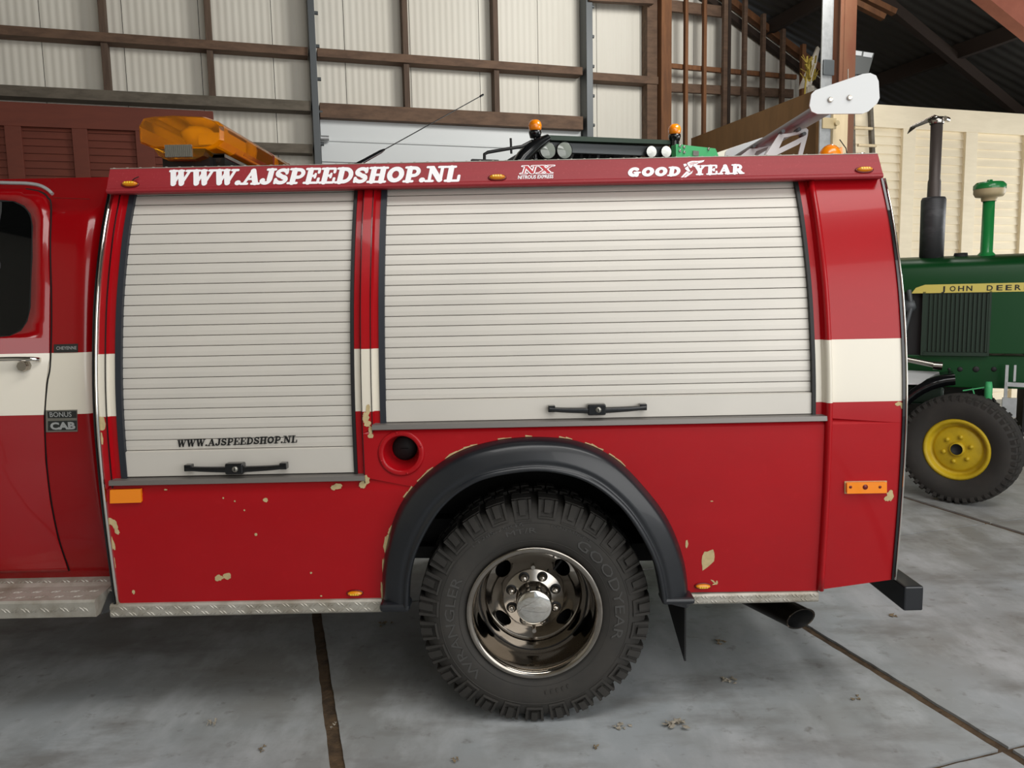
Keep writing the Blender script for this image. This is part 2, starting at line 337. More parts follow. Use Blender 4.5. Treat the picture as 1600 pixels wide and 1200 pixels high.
def font_text(txt, fmap, extrude=0, bold=0, shear=0, mb=None, mi=0, res=3, fit=None):
    """plain letters as mesh; fmap(u, v, w), u,v in text units (cap height about .7)"""
    cu = bpy.data.curves.new('t', 'FONT'); cu.body = txt; cu.offset = bold; cu.shear = shear; cu.extrude = extrude; cu.resolution_u = res
    ob = bpy.data.objects.new('t', cu); COL.objects.link(ob); dg = bpy.context.evaluated_depsgraph_get(); dg.update()
    me = bpy.data.meshes.new_from_object(ob.evaluated_get(dg)); mb = mb or MB()
    xs = [v.co.x for v in me.vertices]; x0, x1 = min(xs), max(xs); ys = [v.co.y for v in me.vertices]; h = max(ys)
    mb.add([fmap((v.co.x-x0)/(x1-x0), v.co.y/h, v.co.z) for v in me.vertices], [tuple(p.vertices) for p in me.polygons], mi)
    bpy.data.objects.remove(ob); bpy.data.curves.remove(cu); bpy.data.meshes.remove(me); return mb
def decal_map(p0, p1, hpx, f, off, per):
    """unit map from baseline pixel p0..p1 on side surface f; per = total width in cap heights (None: u in 0..1)"""
    A, Bq = S(p0[0], p0[1], off, f), S(p1[0], p1[1], off, f); Tq = S((p0[0]+p1[0])/2, (p0[1]+p1[1])/2-hpx, off, f); Mq = S((p0[0]+p1[0])/2, (p0[1]+p1[1])/2, off, f)
    h = Tq.z-Mq.z
    def m(u, v, w_=0):
        k = u/per if per else u
        X = A.x+(Bq.x-A.x)*k; z = A.z+(Bq.z-A.z)*k+h*v; return Vector((X, f(z)-off-w_, z))
    return m
# ============================================================ THE SHED
VW = 8.6
# floor slabs with dirt-filled joints
us = [-9.04+2.135*k for k in range(12)]; vs2 = [-8.4+1.935*k for k in range(10)]
us = [-.64-2.135*4+2.135*k for k in range(12)]; vs2 = [-.66-1.935*4+1.935*k for k in range(10)]
fl = MB(BM)
for i in range(len(us)-1):
    for j in range(len(vs2)-1):
        ga, gb = .023, .008; sh_ = .6 if i < 4 else 0; va, vb = vs2[j]+sh_, vs2[j+1]+sh_
        top = [(us[i]+ga, va+gb), (us[i+1]-ga, va+gb), (us[i+1]-ga, vb-gb), (us[i]+ga, vb-gb)]
        # slightly ragged slab edges
        P = []
        for k in range(4):
            a, b = top[k], top[(k+1) % 4]; n = 46
            for q in range(n):
                t = q/n; nx, ny = (b[1]-a[1]), -(b[0]-a[0]); l = sqrt(nx*nx+ny*ny); jt = random.uniform(-.0022, .0018) if q else 0
                P.append((a[0]+(b[0]-a[0])*t+nx/l*jt, a[1]+(b[1]-a[1])*t+ny/l*jt))
        fl.prism([(x, y, 0) for x, y in P], (0, 0, -.12), 0)
fl.box((us[0], vs2[0], -.2), (us[-1], vs2[-1], -.010), 1)
struct(fl.build('floor', ['concrete', 'joint_dirt'], recalc=True))
# far wall of insulated panels with seams
seam = [-7.1, -6.1, -5.17, -4.24, -3.32, -2.4, -1.5, -.6, .34, 1.24, 2.24, 3.13, 4.06, 4.78, 5.7, 6.6, 7.5, 8.4, 9.4, 10.4, 11.4, 12.4]
RS = .54; gu, gz = 6.39, 6.03   # roof slope to the right
def roofz(u): return gz-RS*(u-gu) if u > -1 else gz+RS*(gu+1)-RS*(-1-u)
fw = MB(BM)
for a, b in zip(seam, seam[1:]):
    fw.prism([(a+.004, VW, 0), (b-.004, VW, 0), (b-.004, VW, roofz(b)+.02), (a+.004, VW, roofz(a)+.02)], (0, .08, 0), 0)
    fw.box((a-.01, VW+.01, 0), (a+.01, VW+.07, roofz(a)), 1)
struct(fw.build('wall_back', ['wall_panel', 'black']))
rw = MB(BM); rw.box((12.3, -6.6, 0), (12.4, -.8, roofz(12.3)+.05)); rw.box((12.3, 4.0, 0), (12.4, VW, roofz(12.3)+.05)); struct(rw.build('wall_right', 'wall_panel'))
lw = MB(BM); lw.box((-7.2, -6.6, 0), (-7.1, VW, roofz(-7.1))); struct(lw.build('wall_left', 'wall_panel'))  # unseen; lengthened towards the viewer to block light from the left
ww = MB(BM); ww.prism([(-7.2, -6.6, 0), (-1.7, -6.6, 0), (-1.7, -6.6, roofz(-1.7)), (-7.2, -6.6, roofz(-7.2))], (0, .1, 0)); ww.prism([(-1.7, -6.6, 5.6), (7.1, -6.6, 5.6), (-.9, -6.6, roofz(-.9)), (-1.7, -6.6, roofz(-1.7))], (0, .1, 0)); struct(ww.build('wall_front', 'wall_panel'))  # unseen; added to close the left front so light comes from the right
# roof: both slopes of corrugated sheet
rf = MB(BM)
rf.prism([(-1, -6.6, roofz(-.99)+.12), (12.5, -6.6, roofz(12.5)+.12), (12.5, VW+.1, roofz(12.5)+.12), (-1, VW+.1, roofz(-.99)+.12)], (0, 0, .05))
rf.prism([(-8, -6.6, roofz(-8)+.12), (-1, -6.6, roofz(-.99)+.12), (-1, VW+.1, roofz(-.99)+.12), (-8, VW+.1, roofz(-8)+.12)], (0, 0, .05))
struct(rf.build('ceiling', 'roof_corr'))
trim_n = 0
def trim(mb, m_, bev=0.004):
    global trim_n; trim_n += 1; return struct(mb.build('trim_%d' % trim_n, m_, bevel=bev))
# purlins (run away from the viewer) and rafters (run down the slope)
for u in (5.4, 7.0, 8.62, 10.2):
    m = MB(BM); z = roofz(u); m.bar((u, -6.4, z+.0), (u, VW-.02, z+.0), .09, .2); trim(m, 'dark_wood')
for v in (.9, 3.4, 6.42):
    m = MB(BM); m.bar((-.9, v, roofz(-.9)-.12), (12.2, v, roofz(12.2)-.12), .10, .14); trim(m, 'dark_wood')
# gable rafters on the far wall
m = MB(BM); m.bar((4.9, VW-.10, roofz(4.9)-.05), (9.6, VW-.10, roofz(9.6)-.05), .12, .10); trim(m, 'warm_wood')
m = MB(BM); m.bar((4.9, VW-.10, roofz(4.9)-.27), (9.6, VW-.10, roofz(9.6)-.27), .10, .09); trim(m, 'dark_wood')
# red portal beam close by, top right
pb = onV(1548, 0, 4.2); pb2 = onV(1600, 42, 4.2)
sl = (pb2[1]-pb[1])/(pb2[0]-pb[0])
m = MB(BM); m.prism([(pb[0]-.6, 4.2, pb[1]-.6*sl), (pb[0]+1.6, 4.2, pb[1]+1.6*sl), (pb[0]+1.6, 4.2, pb[1]+1.6*sl+.42), (pb[0]-.6, 4.2, pb[1]-.6*sl+.42)], (0, .16, 0)); trim(m, 'red_beam')
# timber uprights and girts, standing off the panels
def upright(u, w_, d_, z0, z1, mm, v1=VW-.02): m = MB(BM); m.box((u-w_/2, v1-d_, z0), (u+w_/2, v1, z1)); return trim(m, mm)
Z1, Z2 = 4.80, 4.05
for u, zz in ((-2.6, Z2+.1), (-1.38, Z2+.1), (1.15, Z2+.1), (2.44, Z2+.1)): upright(u, .075, .16, zz, roofz(u)-.05, 'post_wood')
upright(-3.95, .075, .16, Z2+.1, roofz(-3.95)-.05, 'post_wood'); upright(-5.2, .075, .16, Z2+.1, roofz(-5.2)-.05, 'post_wood')
def girt(u0, u1, z, h, d_, mm, v1=VW-.02, zb=None): m = MB(BM); zb = z if zb is None else zb; m.prism([(u0, v1-d_, z-h/2), (u0, v1, z-h/2), (u0, v1, z+h/2), (u0, v1-d_, z+h/2)], (u1-u0, 0, zb-z)); return trim(m, mm)
girt(-7.0, -.16, 4.80, .11, .2, 'old_wood'); girt(-.04, 3.74, 4.80, .11, .2, 'old_wood'); girt(3.9, 5.02, 4.74, .11, .2, 'old_wood')
girt(-7.0, -.16, 4.10, .13, .22, 'grey_wood'); girt(-.04, 3.74, 4.06, .19, .2, 'old_wood')
girt(-1.6, -.16, 3.55, .12, .2, 'grey_wood')
# steel posts at both sides of the sectional door
for u, w_ in ((-.1, .085), (3.83, .10)):
    m = MB(BM); m.box((u-w_/2, VW-.28, 0), (u+w_/2, VW-.26, roofz(u)-.1)); m.box((u-w_/2, VW-.26, 0), (u-w_/2+.015, VW-.03, roofz(u)-.1)); m.box((u+w_/2-.015, VW-.26, 0), (u+w_/2, VW-.03, roofz(u)-.1))
    for k in range(8): m.tube([(u+w_/2, VW-.2, 3.2+k*.42), (u+w_/2+.05, VW-.2, 3.2+k*.42)], .025, 8)
    trim(m, 'steel_dark')
# timber framing at the right part of the wall
upright(5.06, .17, .3, 0, roofz(5.06)-.05, 'warm_wood')
m = MB(BM); m.box((4.80, VW-.2, 0), (4.97, VW-.02, roofz(4.9))); trim(m, 'old_wood')
for x, w_, mm in ((1074, .05, 'warm_wood'), (1103, .05, 'warm_wood'), (1135, .07, 'old_wood'), (1141, .05, 'dark_wood'), (1166, .06, 'old_wood'), (1195, .06, 'old_wood'), (1226, .06, 'old_wood'), (1258, .07, 'warm_wood')):
    u, _ = onV(x, 60, VW-.4); upright(u, w_, .07, .1, roofz(u)-.06, mm, VW-.32)
a, za = onV(1045, 102, VW-.3); b, zb = onV(1245, 120, VW-.3); girt(a, b, za, .07, .06, 'warm_wood', VW-.24, zb)
a, za = onV(1045, 136, VW-.3); b, zb = onV(1240, 146, VW-.3); girt(a, b, za, .13, .06, 'old_wood', VW-.24, zb)
a, za = onV(1045, 8, VW-.3); b, zb = onV(1133, 18, VW-.3); girt(a, b, za, .16, .06, 'old_wood', VW-.24, zb)
a, za = onV(920, 0, VW-.3); b, zb = onV(1020, 5, VW-.3); girt(a, b, za+.04, .12, .1, 'old_wood', VW-.24, zb+.04)
# sectional overhead door
m = MB(BM)
for k in range(7): m.box((-.04, VW-.09, .02+.565*k), (3.76, VW-.03, .02+.565*(k+1)-.008)); m.box((-.04, VW-.11, .02+.565*k+.27), (3.76, VW-.09, .02+.565*k+.30))
dr = struct(m.build('door_1', 'door_alu', bevel=.006))
for u in (.55, 1.62, 2.7, 3.3):
    h = MB(BM); h.box((u-.05, VW-.15, 3.32), (u+.05, VW-.11, 3.42)); h.tube([(u-.05, VW-.15, 3.37), (u+.05, VW-.15, 3.37)], .02, 10); h.build('hinge', 'lamp_glass', dr)
for z in (3.7, 3.2):
    h = MB(BM); h.box((-.08, VW-.16, z-.04), (.06, VW-.11, z+.04)); h.tube([(-.05, VW-.2, z), (.06, VW-.2, z)], .035, 10); h.build('door_roller', 'galv', dr)
# maroon slatted partition at left
def slatted(u0, u1, v, z0, z1, posts, m_, nm, label, cat, lap=.085, dz=.0):
    r = empty(nm, B((u0+u1)/2, v, 0)); tag(r, label, cat)
    m = MB(BM); k = 0; z = z0
    while z < z1-.26:
        zz = min(z+lap, z1-.26); m.prism([(u0, v+.035, z), (u0, v+.075, z), (u0, v+.075, zz), (u0, v+.052, zz)], (u1-u0, 0, 0)); z += lap
    m.build('board_panel', m_, r)
    m = MB(BM); m.box((u0, v, z1-.27), (u1, v+.07, z1)); m.build('top_rail', m_, r, bevel=.004)
    for a, b in posts:
        m = MB(BM); m.box((a, v, z0), (b, v+.05, z1-.27)); m.build('post', m_, r, bevel=.004)
    return r
def pv(x, y, v): return onV(x, y, v)[0]
slatted(-7.0, pv(333, 180, 7.95), 7.95, 0, onV(0, 158, 7.95)[1], [(-5.1, -4.84), (-4.3, -4.05)]+[(pv(a, 220, 7.95), pv(b, 220, 7.95)) for a, b in ((8, 34), (113, 137), (212, 240), (310, 333))], 'maroon_board', 'slatted_partition', 'dark maroon slatted wooden partition against the far wall above the cab', 'partition')
cz = onV(1373, 163, 5.5)[1]
crP = []
for a, b in ((1300, 1316), (1410, 1424), (1508, 1521), (1600, 1613)): crP.append((pv(a, 250, 5.5)-.0, pv(b, 250, 5.5)+.06))
crP.append((crP[-1][1]+.85, crP[-1][1]+1.05)); crP.append((crP[-1][1]+.85, crP[-1][1]+1.05))
slatted(5.95, 11.5, 5.5, 0, cz, crP, 'cream_board', 'slatted_partition', 'cream slatted wooden partition behind the green tractor with the tall exhaust', 'partition', lap=.107)
# plywood partition running to the far wall
m = MB(BM); m.box((5.46, 5.38, 0), (5.50, VW-.36, 3.88))
tag(m.build('plywood_partition', 'plywood'), 'brown plywood partition running back to the far wall under the roof slope', 'partition')
# steel column with galvanised angle beside it
def pu(x, y, v): return onV(x, y, v)[0]
v0 = 5.2; a, b = pu(1300, 60, v0), pu(1338, 60, v0)
m = MB(BM); zt = roofz(a)+.1; mid = pu(1313, 60, v0)
m.box((mid, v0, 0), (b, v0+.02, zt)); m.box((mid+.04, v0, 0), (mid+.06, v0+.22, zt)); m.box((mid, v0+.2, 0), (b, v0+.22, zt))
tag(m.build('steel_column', 'red_steel', bevel=.004), 'brown painted steel column rising to the roof behind the white wing endplate', 'column')
a, b = pu(1283, 60, 5.1), pu(1300, 60, 5.1)
r = empty('galvanised_post', B(a, 5.1, 0)); tag(r, 'galvanised steel post beside the brown column at the end of the plywood', 'post')
m = MB(BM); m.box((a, 5.08, 0), (b, 5.1, 5.9)); m.box((b-.02, 5.08, 0), (b, 5.18, 5.9)); m.build('post', 'galv', r, bevel=.003)
zc = onV(1290, 104, 5.06)[1]
m = MB(BM); m.box((a+.01, 5.055, zc-.09), (b+.01, 5.08, zc+.08)); m.build('clamp', 'steel_dark', r, bevel=.01, )
m = MB(BM); zc2 = onV(1290, 192, 5.06)[1]; m.box((a+.02, 5.06, zc2-.06), (b+.06, 5.08, zc2+.06)); m.tube([(b+.05, 5.075, zc2), (b+.05, 5.03, zc2)], .03, 12); m.build('bolt_bracket', 'tan_cap', r, bevel=.004)
a, b = pu(1299, 200, 5.16), pu(1322, 200, 5.16)
m = MB(BM); m.box((a, 5.13, 0), (b, 5.19, 3.62)); tag(m.build('timber_post', 'pale_wood', bevel=.005), 'pale timber post standing right of the galvanised post', 'post')
# ladder against the cream partition
r = empty('ladder', B(pu(1345, 200, 5.3), 5.3, 0)); tag(r, 'grey narrow ladder leaning on the cream partition, below the wing endplate', 'ladder')
for x0, x1 in ((1329, 1333), (1357, 1364)):
    a, za = onV(x0, 150, 5.44); b, zb = onV(x1, 243, 5.3); d = ((b-a)/(za-zb))
    m = MB(BM); m.bar((a, 5.42, za), (b+d*zb*.9, 4.85, 0.02), .045, .05, (0, 1, 0)); m.build('rail', 'grey_wood', r)
for y in (170, 201, 229, 258, 290):
    a, za = onV(1331+(y-170)*.03, y, 5.36); b, zb = onV(1358+(y-170)*.05, y+1, 5.36)
    m = MB(BM); m.tube([(a, 5.385-(y-170)*.0018, za), (b, 5.385-(y-170)*.0018, zb)], .018, 8); m.build('rung', 'pale_wood', r)
# clutter on top of the plywood partition
a, z = onV(1258, 128, 6.0)
m = MB(BM); P = [onV(x, y, 6.0) for x, y in ((1249, 139), (1278, 72), (1281, 76), (1276, 100), (1268, 134), (1262, 136))]
m.prism([(p[0], 6.0, p[1]) for p in P], (0, .03, 0)); p = P[-1]; m.box((p[0], 6.0, 3.3), (p[0]+.1, 6.03, p[1]+.02))
tag(m.build('white_board', 'cream'), 'thin white board leaning upright on top of the plywood partition', 'board')
m = MB(BM); random.seed(4)
for k in range(34):
    x, y = 1266+random.uniform(-7, 8), 112+random.uniform(-16, 18); a, z = onV(x, y, 5.8); 
    m.bar((a, 5.8, z), (a+random.uniform(-.06, .06), 5.8+random.uniform(-.06, .06), z+random.uniform(.04, .14)), .02, .006)
m.tube([(5.6, 5.8, 3.7), (5.62, 5.8, 4.02), (5.66, 5.82, 4.25)], .012, 6)
tag(m.build('dried_plant', 'dry_plant'), 'yellowed dried plant stuck behind the plywood partition beside the galvanised post', 'plant')
m = MB(BM); P = [onV(x, y, 5.7) for x, y in ((1336, 78), (1366, 83), (1357, 115), (1336, 116))]; m.prism([(p[0], 5.7, p[1]) for p in P], (0, .02, 0), 0)
for q in (((1336.5, 79), (1347, 80.5), (1346, 87), (1336.5, 86)), ((1350, 81), (1364.5, 83), (1362, 90), (1349, 88))):
    P = [onV(x, y, 5.69) for x, y in q]; m.prism([(p[0], 5.69, p[1]) for p in P], (0, .01, 0), 1)
P = onV(1338, 78, 5.7); m.box((P[0], 5.72, P[1]-2.3), (P[0]+.04, 5.76, P[1]))
tag(m.build('hanging_board', ['grey_sign', 'white_plastic']), 'grey board with two pale labels behind the brown steel column', 'board')
for k, (p, q) in enumerate((((1325, -8), (1380, 28)), ((1330, 12), (1363, 36)))):
    a, za = onV(p[0], p[1], 6.2); b, zb = onV(q[0], q[1], 6.2); m = MB(BM); m.bar((a-.5, 6.2, za+.5*(za-zb)/(b-a)), (b, 6.0, zb), .09, .07)
    tag(m.build('roof_batten', 'warm_wood', bevel=.004), ('upper' if k == 0 else 'lower')+' of two pale sawn battens tied up under the roof right of the steel column', 'batten')
# ============================================================ THE RED TRUCK
TK = empty('utility_truck', (S(835, 600).x, .95, 0))
tag(TK, 'red pickup truck with cream stripe and two roller shutters in its box body', 'truck')
# ---- levels measured on the side
zc1, zc0 = (S(160, 552).z+S(1405, 530).z)/2, (S(160, 650).z+S(1405, 628).z)/2      # cream band
zbot = S(400, 939).z; zF = S(770, 296).z+.012   # panel bottom, fascia bottom
sill1, sill2 = S(370, 750).z, S(940, 660).z
def px_(x, y): return S(x, y).x
xd1a, xd1b = px_(178, 600), px_(553, 600); xd2a, xd2b = px_(592, 600), px_(1276, 600)
xf1a, xf1b, xf2a, xf2b = px_(165, 600), px_(564, 600), px_(581, 600), px_(1289, 600)
xt0, xt1 = px_(1289, 600), px_(1302, 600)
def band(x, z): return 1 if zc0 < z < zc1 else 0
def recess(x, z):
    d = .014
    for a, b, s in ((xf1a, xf1b, sill1), (xf2a, xf2b, sill2)):
        if z > s-.002: 
            t = min((x-a)/.006, (b-x)/.006)
            if t > 0: return d*min(1, t)
    return 0
def side(x, z, off=0): return Vector((x, FY(z)+recess(x, z)-off, z))
# arch outline on the panel
arch_o = [(598, 950), (599, 878), (620, 798), (660, 745), (715, 706), (778, 687), (842, 682), (904, 689), (960, 715), (1008, 762), (1046, 815), (1070, 880), (1077, 945)]
arch_i = [(637, 948), (640, 900), (655, 850), (690, 793), (740, 755), (800, 739), (860, 737), (920, 754), (970, 792), (1003, 838), (1025, 885), (1036, 940)]
AO = spline([tuple(S(x, y))[::2] for x, y in arch_o], 6)
archpoly = [(x+(.03 if i < len(AO)/2 else -.03), z-.03) for i, (x, z) in enumerate(AO)]
archpoly[0] = (archpoly[0][0], zbot-.1); archpoly[-1] = (archpoly[-1][0], zbot-.1)
fc_ = S(627, 708); FR = (px_(655, 708)-px_(600, 708))/2
zr0 = S(1285, 921).z; zr1 = S(1398, 905).z; xfil = px_(1283, 921)
outer = [(XL, zbot)]
ca = [p for p in archpoly]
outer += [(ca[0][0], zbot)]+[p for p in ca if p[1] > zbot]+[(ca[-1][0], zbot), (xfil, zbot-.004), (xfil+.001, zr0), (XR, zr1), (XR, zF), (XL, zF)]
holes = [[(xd1a, sill1), (xd1b, sill1), (xd1b, zF-.002), (xd1a, zF-.002)], [(xd2a, sill2), (xd2b, sill2), (xd2b, zF-.002), (xd2a, zF-.002)], circ(fc_.x, fc_.z, FR)]
lines = [((XL-.1, z), (XR+.1, z)) for z in [zc0, zc1, sill1+.001, sill2+.001]+[zbot+.05*k for k in range(1, 32) if zbot+.05*k < zF]]
lines += [((x+d, sill1 if x < xf2a-.01 else sill2), (x+d, zF+.1)) for x, sg in ((xf1a, 1), (xf1b, -1), (xf2a, 1), (xf2b, -1)) for d in (0, sg*.006)]
pan = region(outer, holes, lines, lambda x, z: side(x, z), band)
# bare patches where paint has flaked away: thin islands in the same panel mesh
random.seed(21)
def chip(px, py, wpx, hpx, ang=0, seed=None, off=.0012):
    c = S(px, py); k = (S(px+1, py).x-S(px, py).x); n = 15; P = []; rg = random.Random(seed or int(px*7+py))
    for q in range(n):
        a = 2*pi*q/n; r_ = .72+.38*rg.random(); u, v = cos(a)*wpx/2*r_, sin(a)*hpx/2*r_; u, v = u*cos(ang)-v*sin(ang), u*sin(ang)+v*cos(ang)
        P.append(side(c.x+u*k, c.z+v*k, off))
    pan.add([side(c.x, c.z, off)]+P, [(0, 1+q, 1+(q+1) % n) for q in range(n)], 2)
for c in ((1105, 874, 21, 38, -.3), (342, 903, 15, 11, .2), (355, 900, 14, 12, .2), (571, 750, 15, 18, .4), (566, 758, 12, 12), (527, 760, 18, 10, .1), (521, 762, 9, 9), (415, 781, 8, 8), (400, 835, 5, 5), (349, 778, 3, 3), (367, 783, 3, 3), (382, 797, 3, 3),
          (486, 895, 4, 4), (502, 931, 4, 3), (209, 925, 5, 9), (178, 818, 11, 22, .5), (183, 830, 8, 12, .5), (177, 850, 5, 26, .1), (179, 880, 4, 24), (160, 662, 12, 26), (158, 685, 7, 26), (259, 765, 6, 3),
          (571, 652, 12, 16), (575, 640, 7, 20), (574, 662, 12, 12, .3), (579, 672, 7, 14), (579, 681, 9, 9), (570, 655, 8, 12), (1391, 774, 13, 18, .2), (1386, 779, 11, 9), (1404, 631, 12, 7), (1409, 634, 5, 9),
          (604, 850, 9, 40, -.15), (600, 890, 5, 40), (597, 925, 4, 36), (611, 826, 6, 20, -.5), (1073, 850, 5, 14), (1117, 912, 10, 3, .4), (1120, 910, 3, 8), (1114, 908, 9, 3, -.7), (1112, 783, 5, 2)):
    chip(*c)
for i in range(14, 50, 1):
    if i in (20, 21, 27, 28, 33): continue
    x, z = AO[i]; nx = .004
    if i < len(AO) and random.random() < .75:
        a, b = AO[i], AO[i+1]; l = sqrt((a[0]-b[0])**2+(a[1]-b[1])**2); n_ = (-(b[1]-a[1])/l, (b[0]-a[0])/l); w0, w1 = random.uniform(.001, .007), random.uniform(.001, .007)
        pan.add([side(a[0], a[1], .001), side(b[0], b[1], .001), side(b[0]+n_[0]*w1, b[1]+n_[1]*w1, .001), side(a[0]+n_[0]*w0, a[1]+n_[1]*w0, .001)], [(0, 1, 2, 3)], 2)
po = pan.build('side_panel', ['red', 'cream', 'chip'], TK, recalc=False); po.data.set_sharp_from_angle(angle=rad(24))
# box shell: roof, far side, ends, deck
zt_ = S(770, 252, -.05).z; FARY = 1.95
def prof_pts(a, b, n=16): return [a+(b-a)*k/n for k in range(n+1)]
sh = MB(); zs_ = prof_pts(zbot+.0, zF)
for X, dx in ((XL, .012), (XR-.012, .012)):
    z0 = zr1 if X > 0 else zbot
    pts = [(X, FY(z)+.012, z) for z in prof_pts(z0, zF)]+[(X, FY(zF)+.06, zt_-.02), (X, FARY-.2, zt_-.02)]+[(X, 1.95-FY(z), z) for z in reversed(prof_pts(z0, zF))]
    sh.prism(pts, (dx, 0, 0), 0)
sh.loft([[(XL, 1.95-FY(z), z), (XR, 1.95-FY(z), z)] for z in prof_pts(zbot, zF)]+[[(XL, FARY-.2, zt_-.02), (XR, FARY-.2, zt_-.02)]], 0, False, False)
sh.box((XL+.01, FY(zF)+.04, zt_-.035), (XR-.01, FARY-.2, zt_-.02), 0)
sh.build('box_shell', ['red'], TK)
m = MB(); AR = (px_(1036, 930)-px_(637, 930))/2
m.box((XL+.02, .06, .60), (px_(598, 900), 1.9, .63)); m.box((px_(1085, 900), .06, .60), (XR-.02, 1.9, .63)); m.box((px_(672, 900), .04, .99), (px_(1085, 900), 1.9, 1.02)); m.box((px_(598, 900), .3, .99), (px_(672, 900), 1.9, 1.02))
m.box((XL+.02, .05, .55), (px_(585, 900), .07, sill1-.03)); m.build('box_floor', 'black', TK)
wx = px_(835, 940); wz = .418
m = MB(); Rl = AR+.045
m.loft([[(wx+cos(rad(a))*Rl*1.02, y, wz+.04+sin(rad(a))*Rl) for a in range(18, 163, 6)] for y in (.02, .6)], 0, True, False)
m.loft([[(wx+cos(rad(a))*r_, .6, wz+.04+sin(rad(a))*Rl*r_/Rl) for a in range(18, 163, 6)] for r_ in (Rl, .05)], 0, True, False); m.build('wheel_liner', 'black', TK, recalc=False)
# frame rails, axle
m = MB(); m.box((-3.2, .52, .47), (XR-.15, .60, .62)); m.box((-3.2, 1.35, .47), (XR-.15, 1.43, .62))
for x in (XL-.1, -.9, .75, 1.1): m.box((x, .55, .5), (x+.06, 1.4, .6))
m.box((wx+.34, .3, .50), (XR-.1, .52, .57)); m.build('chassis_frame', 'dark_frame', TK)
m = MB(); m.tube([(wx, .25, wz), (wx, 1.7, wz)], .055, 16); m.sphere((wx, .97, wz), .19, .16, .19); m.bar((wx-.6, .5, .5), (wx+.6, .5, .47), .07, .05); m.bar((wx-.6, 1.45, .5), (wx+.6, 1.45, .47), .07, .05); m.build('rear_axle', 'dark_frame', TK)
m = MB(); m.box((-1.2, .35, .38), (-.55, .75, .60)); m.build('fuel_tank', 'dark_frame', TK, bevel=.03)
m = MB(); m.box((-2.9, .3, .40), (XL-.08, 1.65, .58)); m.build('underbody_blocker', 'dark_frame', TK, bevel=.03)  # solid block added under the cab to darken the floor beneath
m = MB(); m.box((XL+.1, 1.2, .40), (-.6, 1.6, .58)); m.build('battery_box', 'dark_frame', TK, bevel=.02)
# ---- vertical strips that follow the body curve
def vstrip(xa, xb, za, zb, o0, o1, m_, name, parent=TK, mf=None, lean=0, n=24, round_=False, xfun=None):
    mb = MB(); zs = sorted(set([za+(zb-za)*k/n for k in range(n+1)]+([z for z in (zc0, zc1) if za < z < zb] if mf else [])))
    rings = []
    for z in zs:
        y = FY(z); dx = xfun(z) if xfun else 0
        if round_: rings.append([Vector(((xa+xb)/2+dx-cos(pi*k/8)*(xb-xa)/2, y-o0-(o1-o0)*sin(pi*k/8), z)) for k in range(9)]+[Vector((xb+dx, y+.01, z)), Vector((xa+dx, y+.01, z))])
        else: rings.append([Vector((xa+dx, y-o0, z)), Vector((xa+dx, y-o1, z)), Vector((xb+dx, y-o1, z)), Vector((xb+dx, y-o0, z))])
    nn = len(rings[0])
    for r0, r1 in zip(rings, rings[1:]):
        mi = 1 if (mf and zc0 < (r0[0].z+r1[0].z)/2 < zc1) else 0
        mb.add(r0+r1, [(k, (k+1) % nn, nn+(k+1) % nn, nn+k) for k in range(nn)], mi, round_)
    mb.add(rings[0], [tuple(range(nn))]); mb.add(rings[-1], [tuple(range(nn))])
    return mb.build(name, m_, parent, weld=True)
vstrip(XL, XL+.006, zbot, zF, -.01, .008, 'gloss_black', 'edge_seal')
vstrip(XL+.005, XL+.021, zbot, zF, -.01, .012, 'chrome', 'corner_trim', round_=True)
vstrip(XR-.013, XR-.005, zr1, zF, -.01, .006, 'gloss_black', 'edge_seal')
vstrip(XR-.005, XR+.006, zr1, zF, -.01, .010, 'chrome', 'corner_trim', round_=True)
vstrip(xt0, xt1-.004, zr0, zF, 0, .020, ['red', 'cream'], 'post_moulding', mf=True, round_=True)
for x in (xf1a, xf1b+.001, xf2a-.002): vstrip(x-.0012, x+.0012, sill1-.02 if x < xf2a-.01 else sill2-.02, zF, -.004, .003, 'gloss_black', 'seam_strip')
# ---- shutters
def shutter(x0, x1, z0, z1, pitch, barh, label):
    g = .020
    vs_o = empty('roller_shutter', ((x0+x1)/2, FY(z0)+.02, z0), TK); tag(vs_o, label)
    rc_ = -.026
    mb = MB(); zz = [z0+.002]; mbz = []
    prof = [(z0, rc_-.0), (z0+.004, rc_+.012), (z0+barh-.003, rc_+.012), (z0+barh, rc_+.001)]
    z = z0+barh
    while z < z1:
        prof += [(z+.0002, rc_-.001), (z+.0015, rc_-.001), (z+.0028, rc_+.0025), (z+pitch*.5, rc_+.0034), (z+pitch-.0014, rc_+.0025), (z+pitch, rc_)]; z += pitch
    rings = [[Vector((x0+g*.5, FY(min(a, z1))-o_, min(a, z1))), Vector((x1-g*.5, FY(min(a, z1))-o_, min(a, z1)))] for a, o_ in prof]
    grooves = []
    for i, (r0, r1) in enumerate(zip(rings, rings[1:])):
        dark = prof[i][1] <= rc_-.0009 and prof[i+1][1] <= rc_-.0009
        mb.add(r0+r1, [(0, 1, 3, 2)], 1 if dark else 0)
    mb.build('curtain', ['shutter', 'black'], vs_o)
    vstrip(x0, x0+g, z0-.0, z1, -.03, -.008, 'seal', 'guide_rail', vs_o); vstrip(x1-g*.6, x1, z0, z1, -.03, -.006, 'black', 'guide_rail', vs_o)
    return vs_o
pitch = (S(380, 690).z*0+ (S(760, 331).z-S(760, 622).z)/18.0)
s1 = shutter(xd1a, xd1b, sill1+.012, zF, pitch, S(370, 708).z-S(370, 752).z-.006, 'narrow shutter next to the cab')
s2 = shutter(xd2a, xd2b, sill2+.010, zF, pitch, S(940, 624).z-S(940, 662).z-.006, 'wide shutter above the wheel')
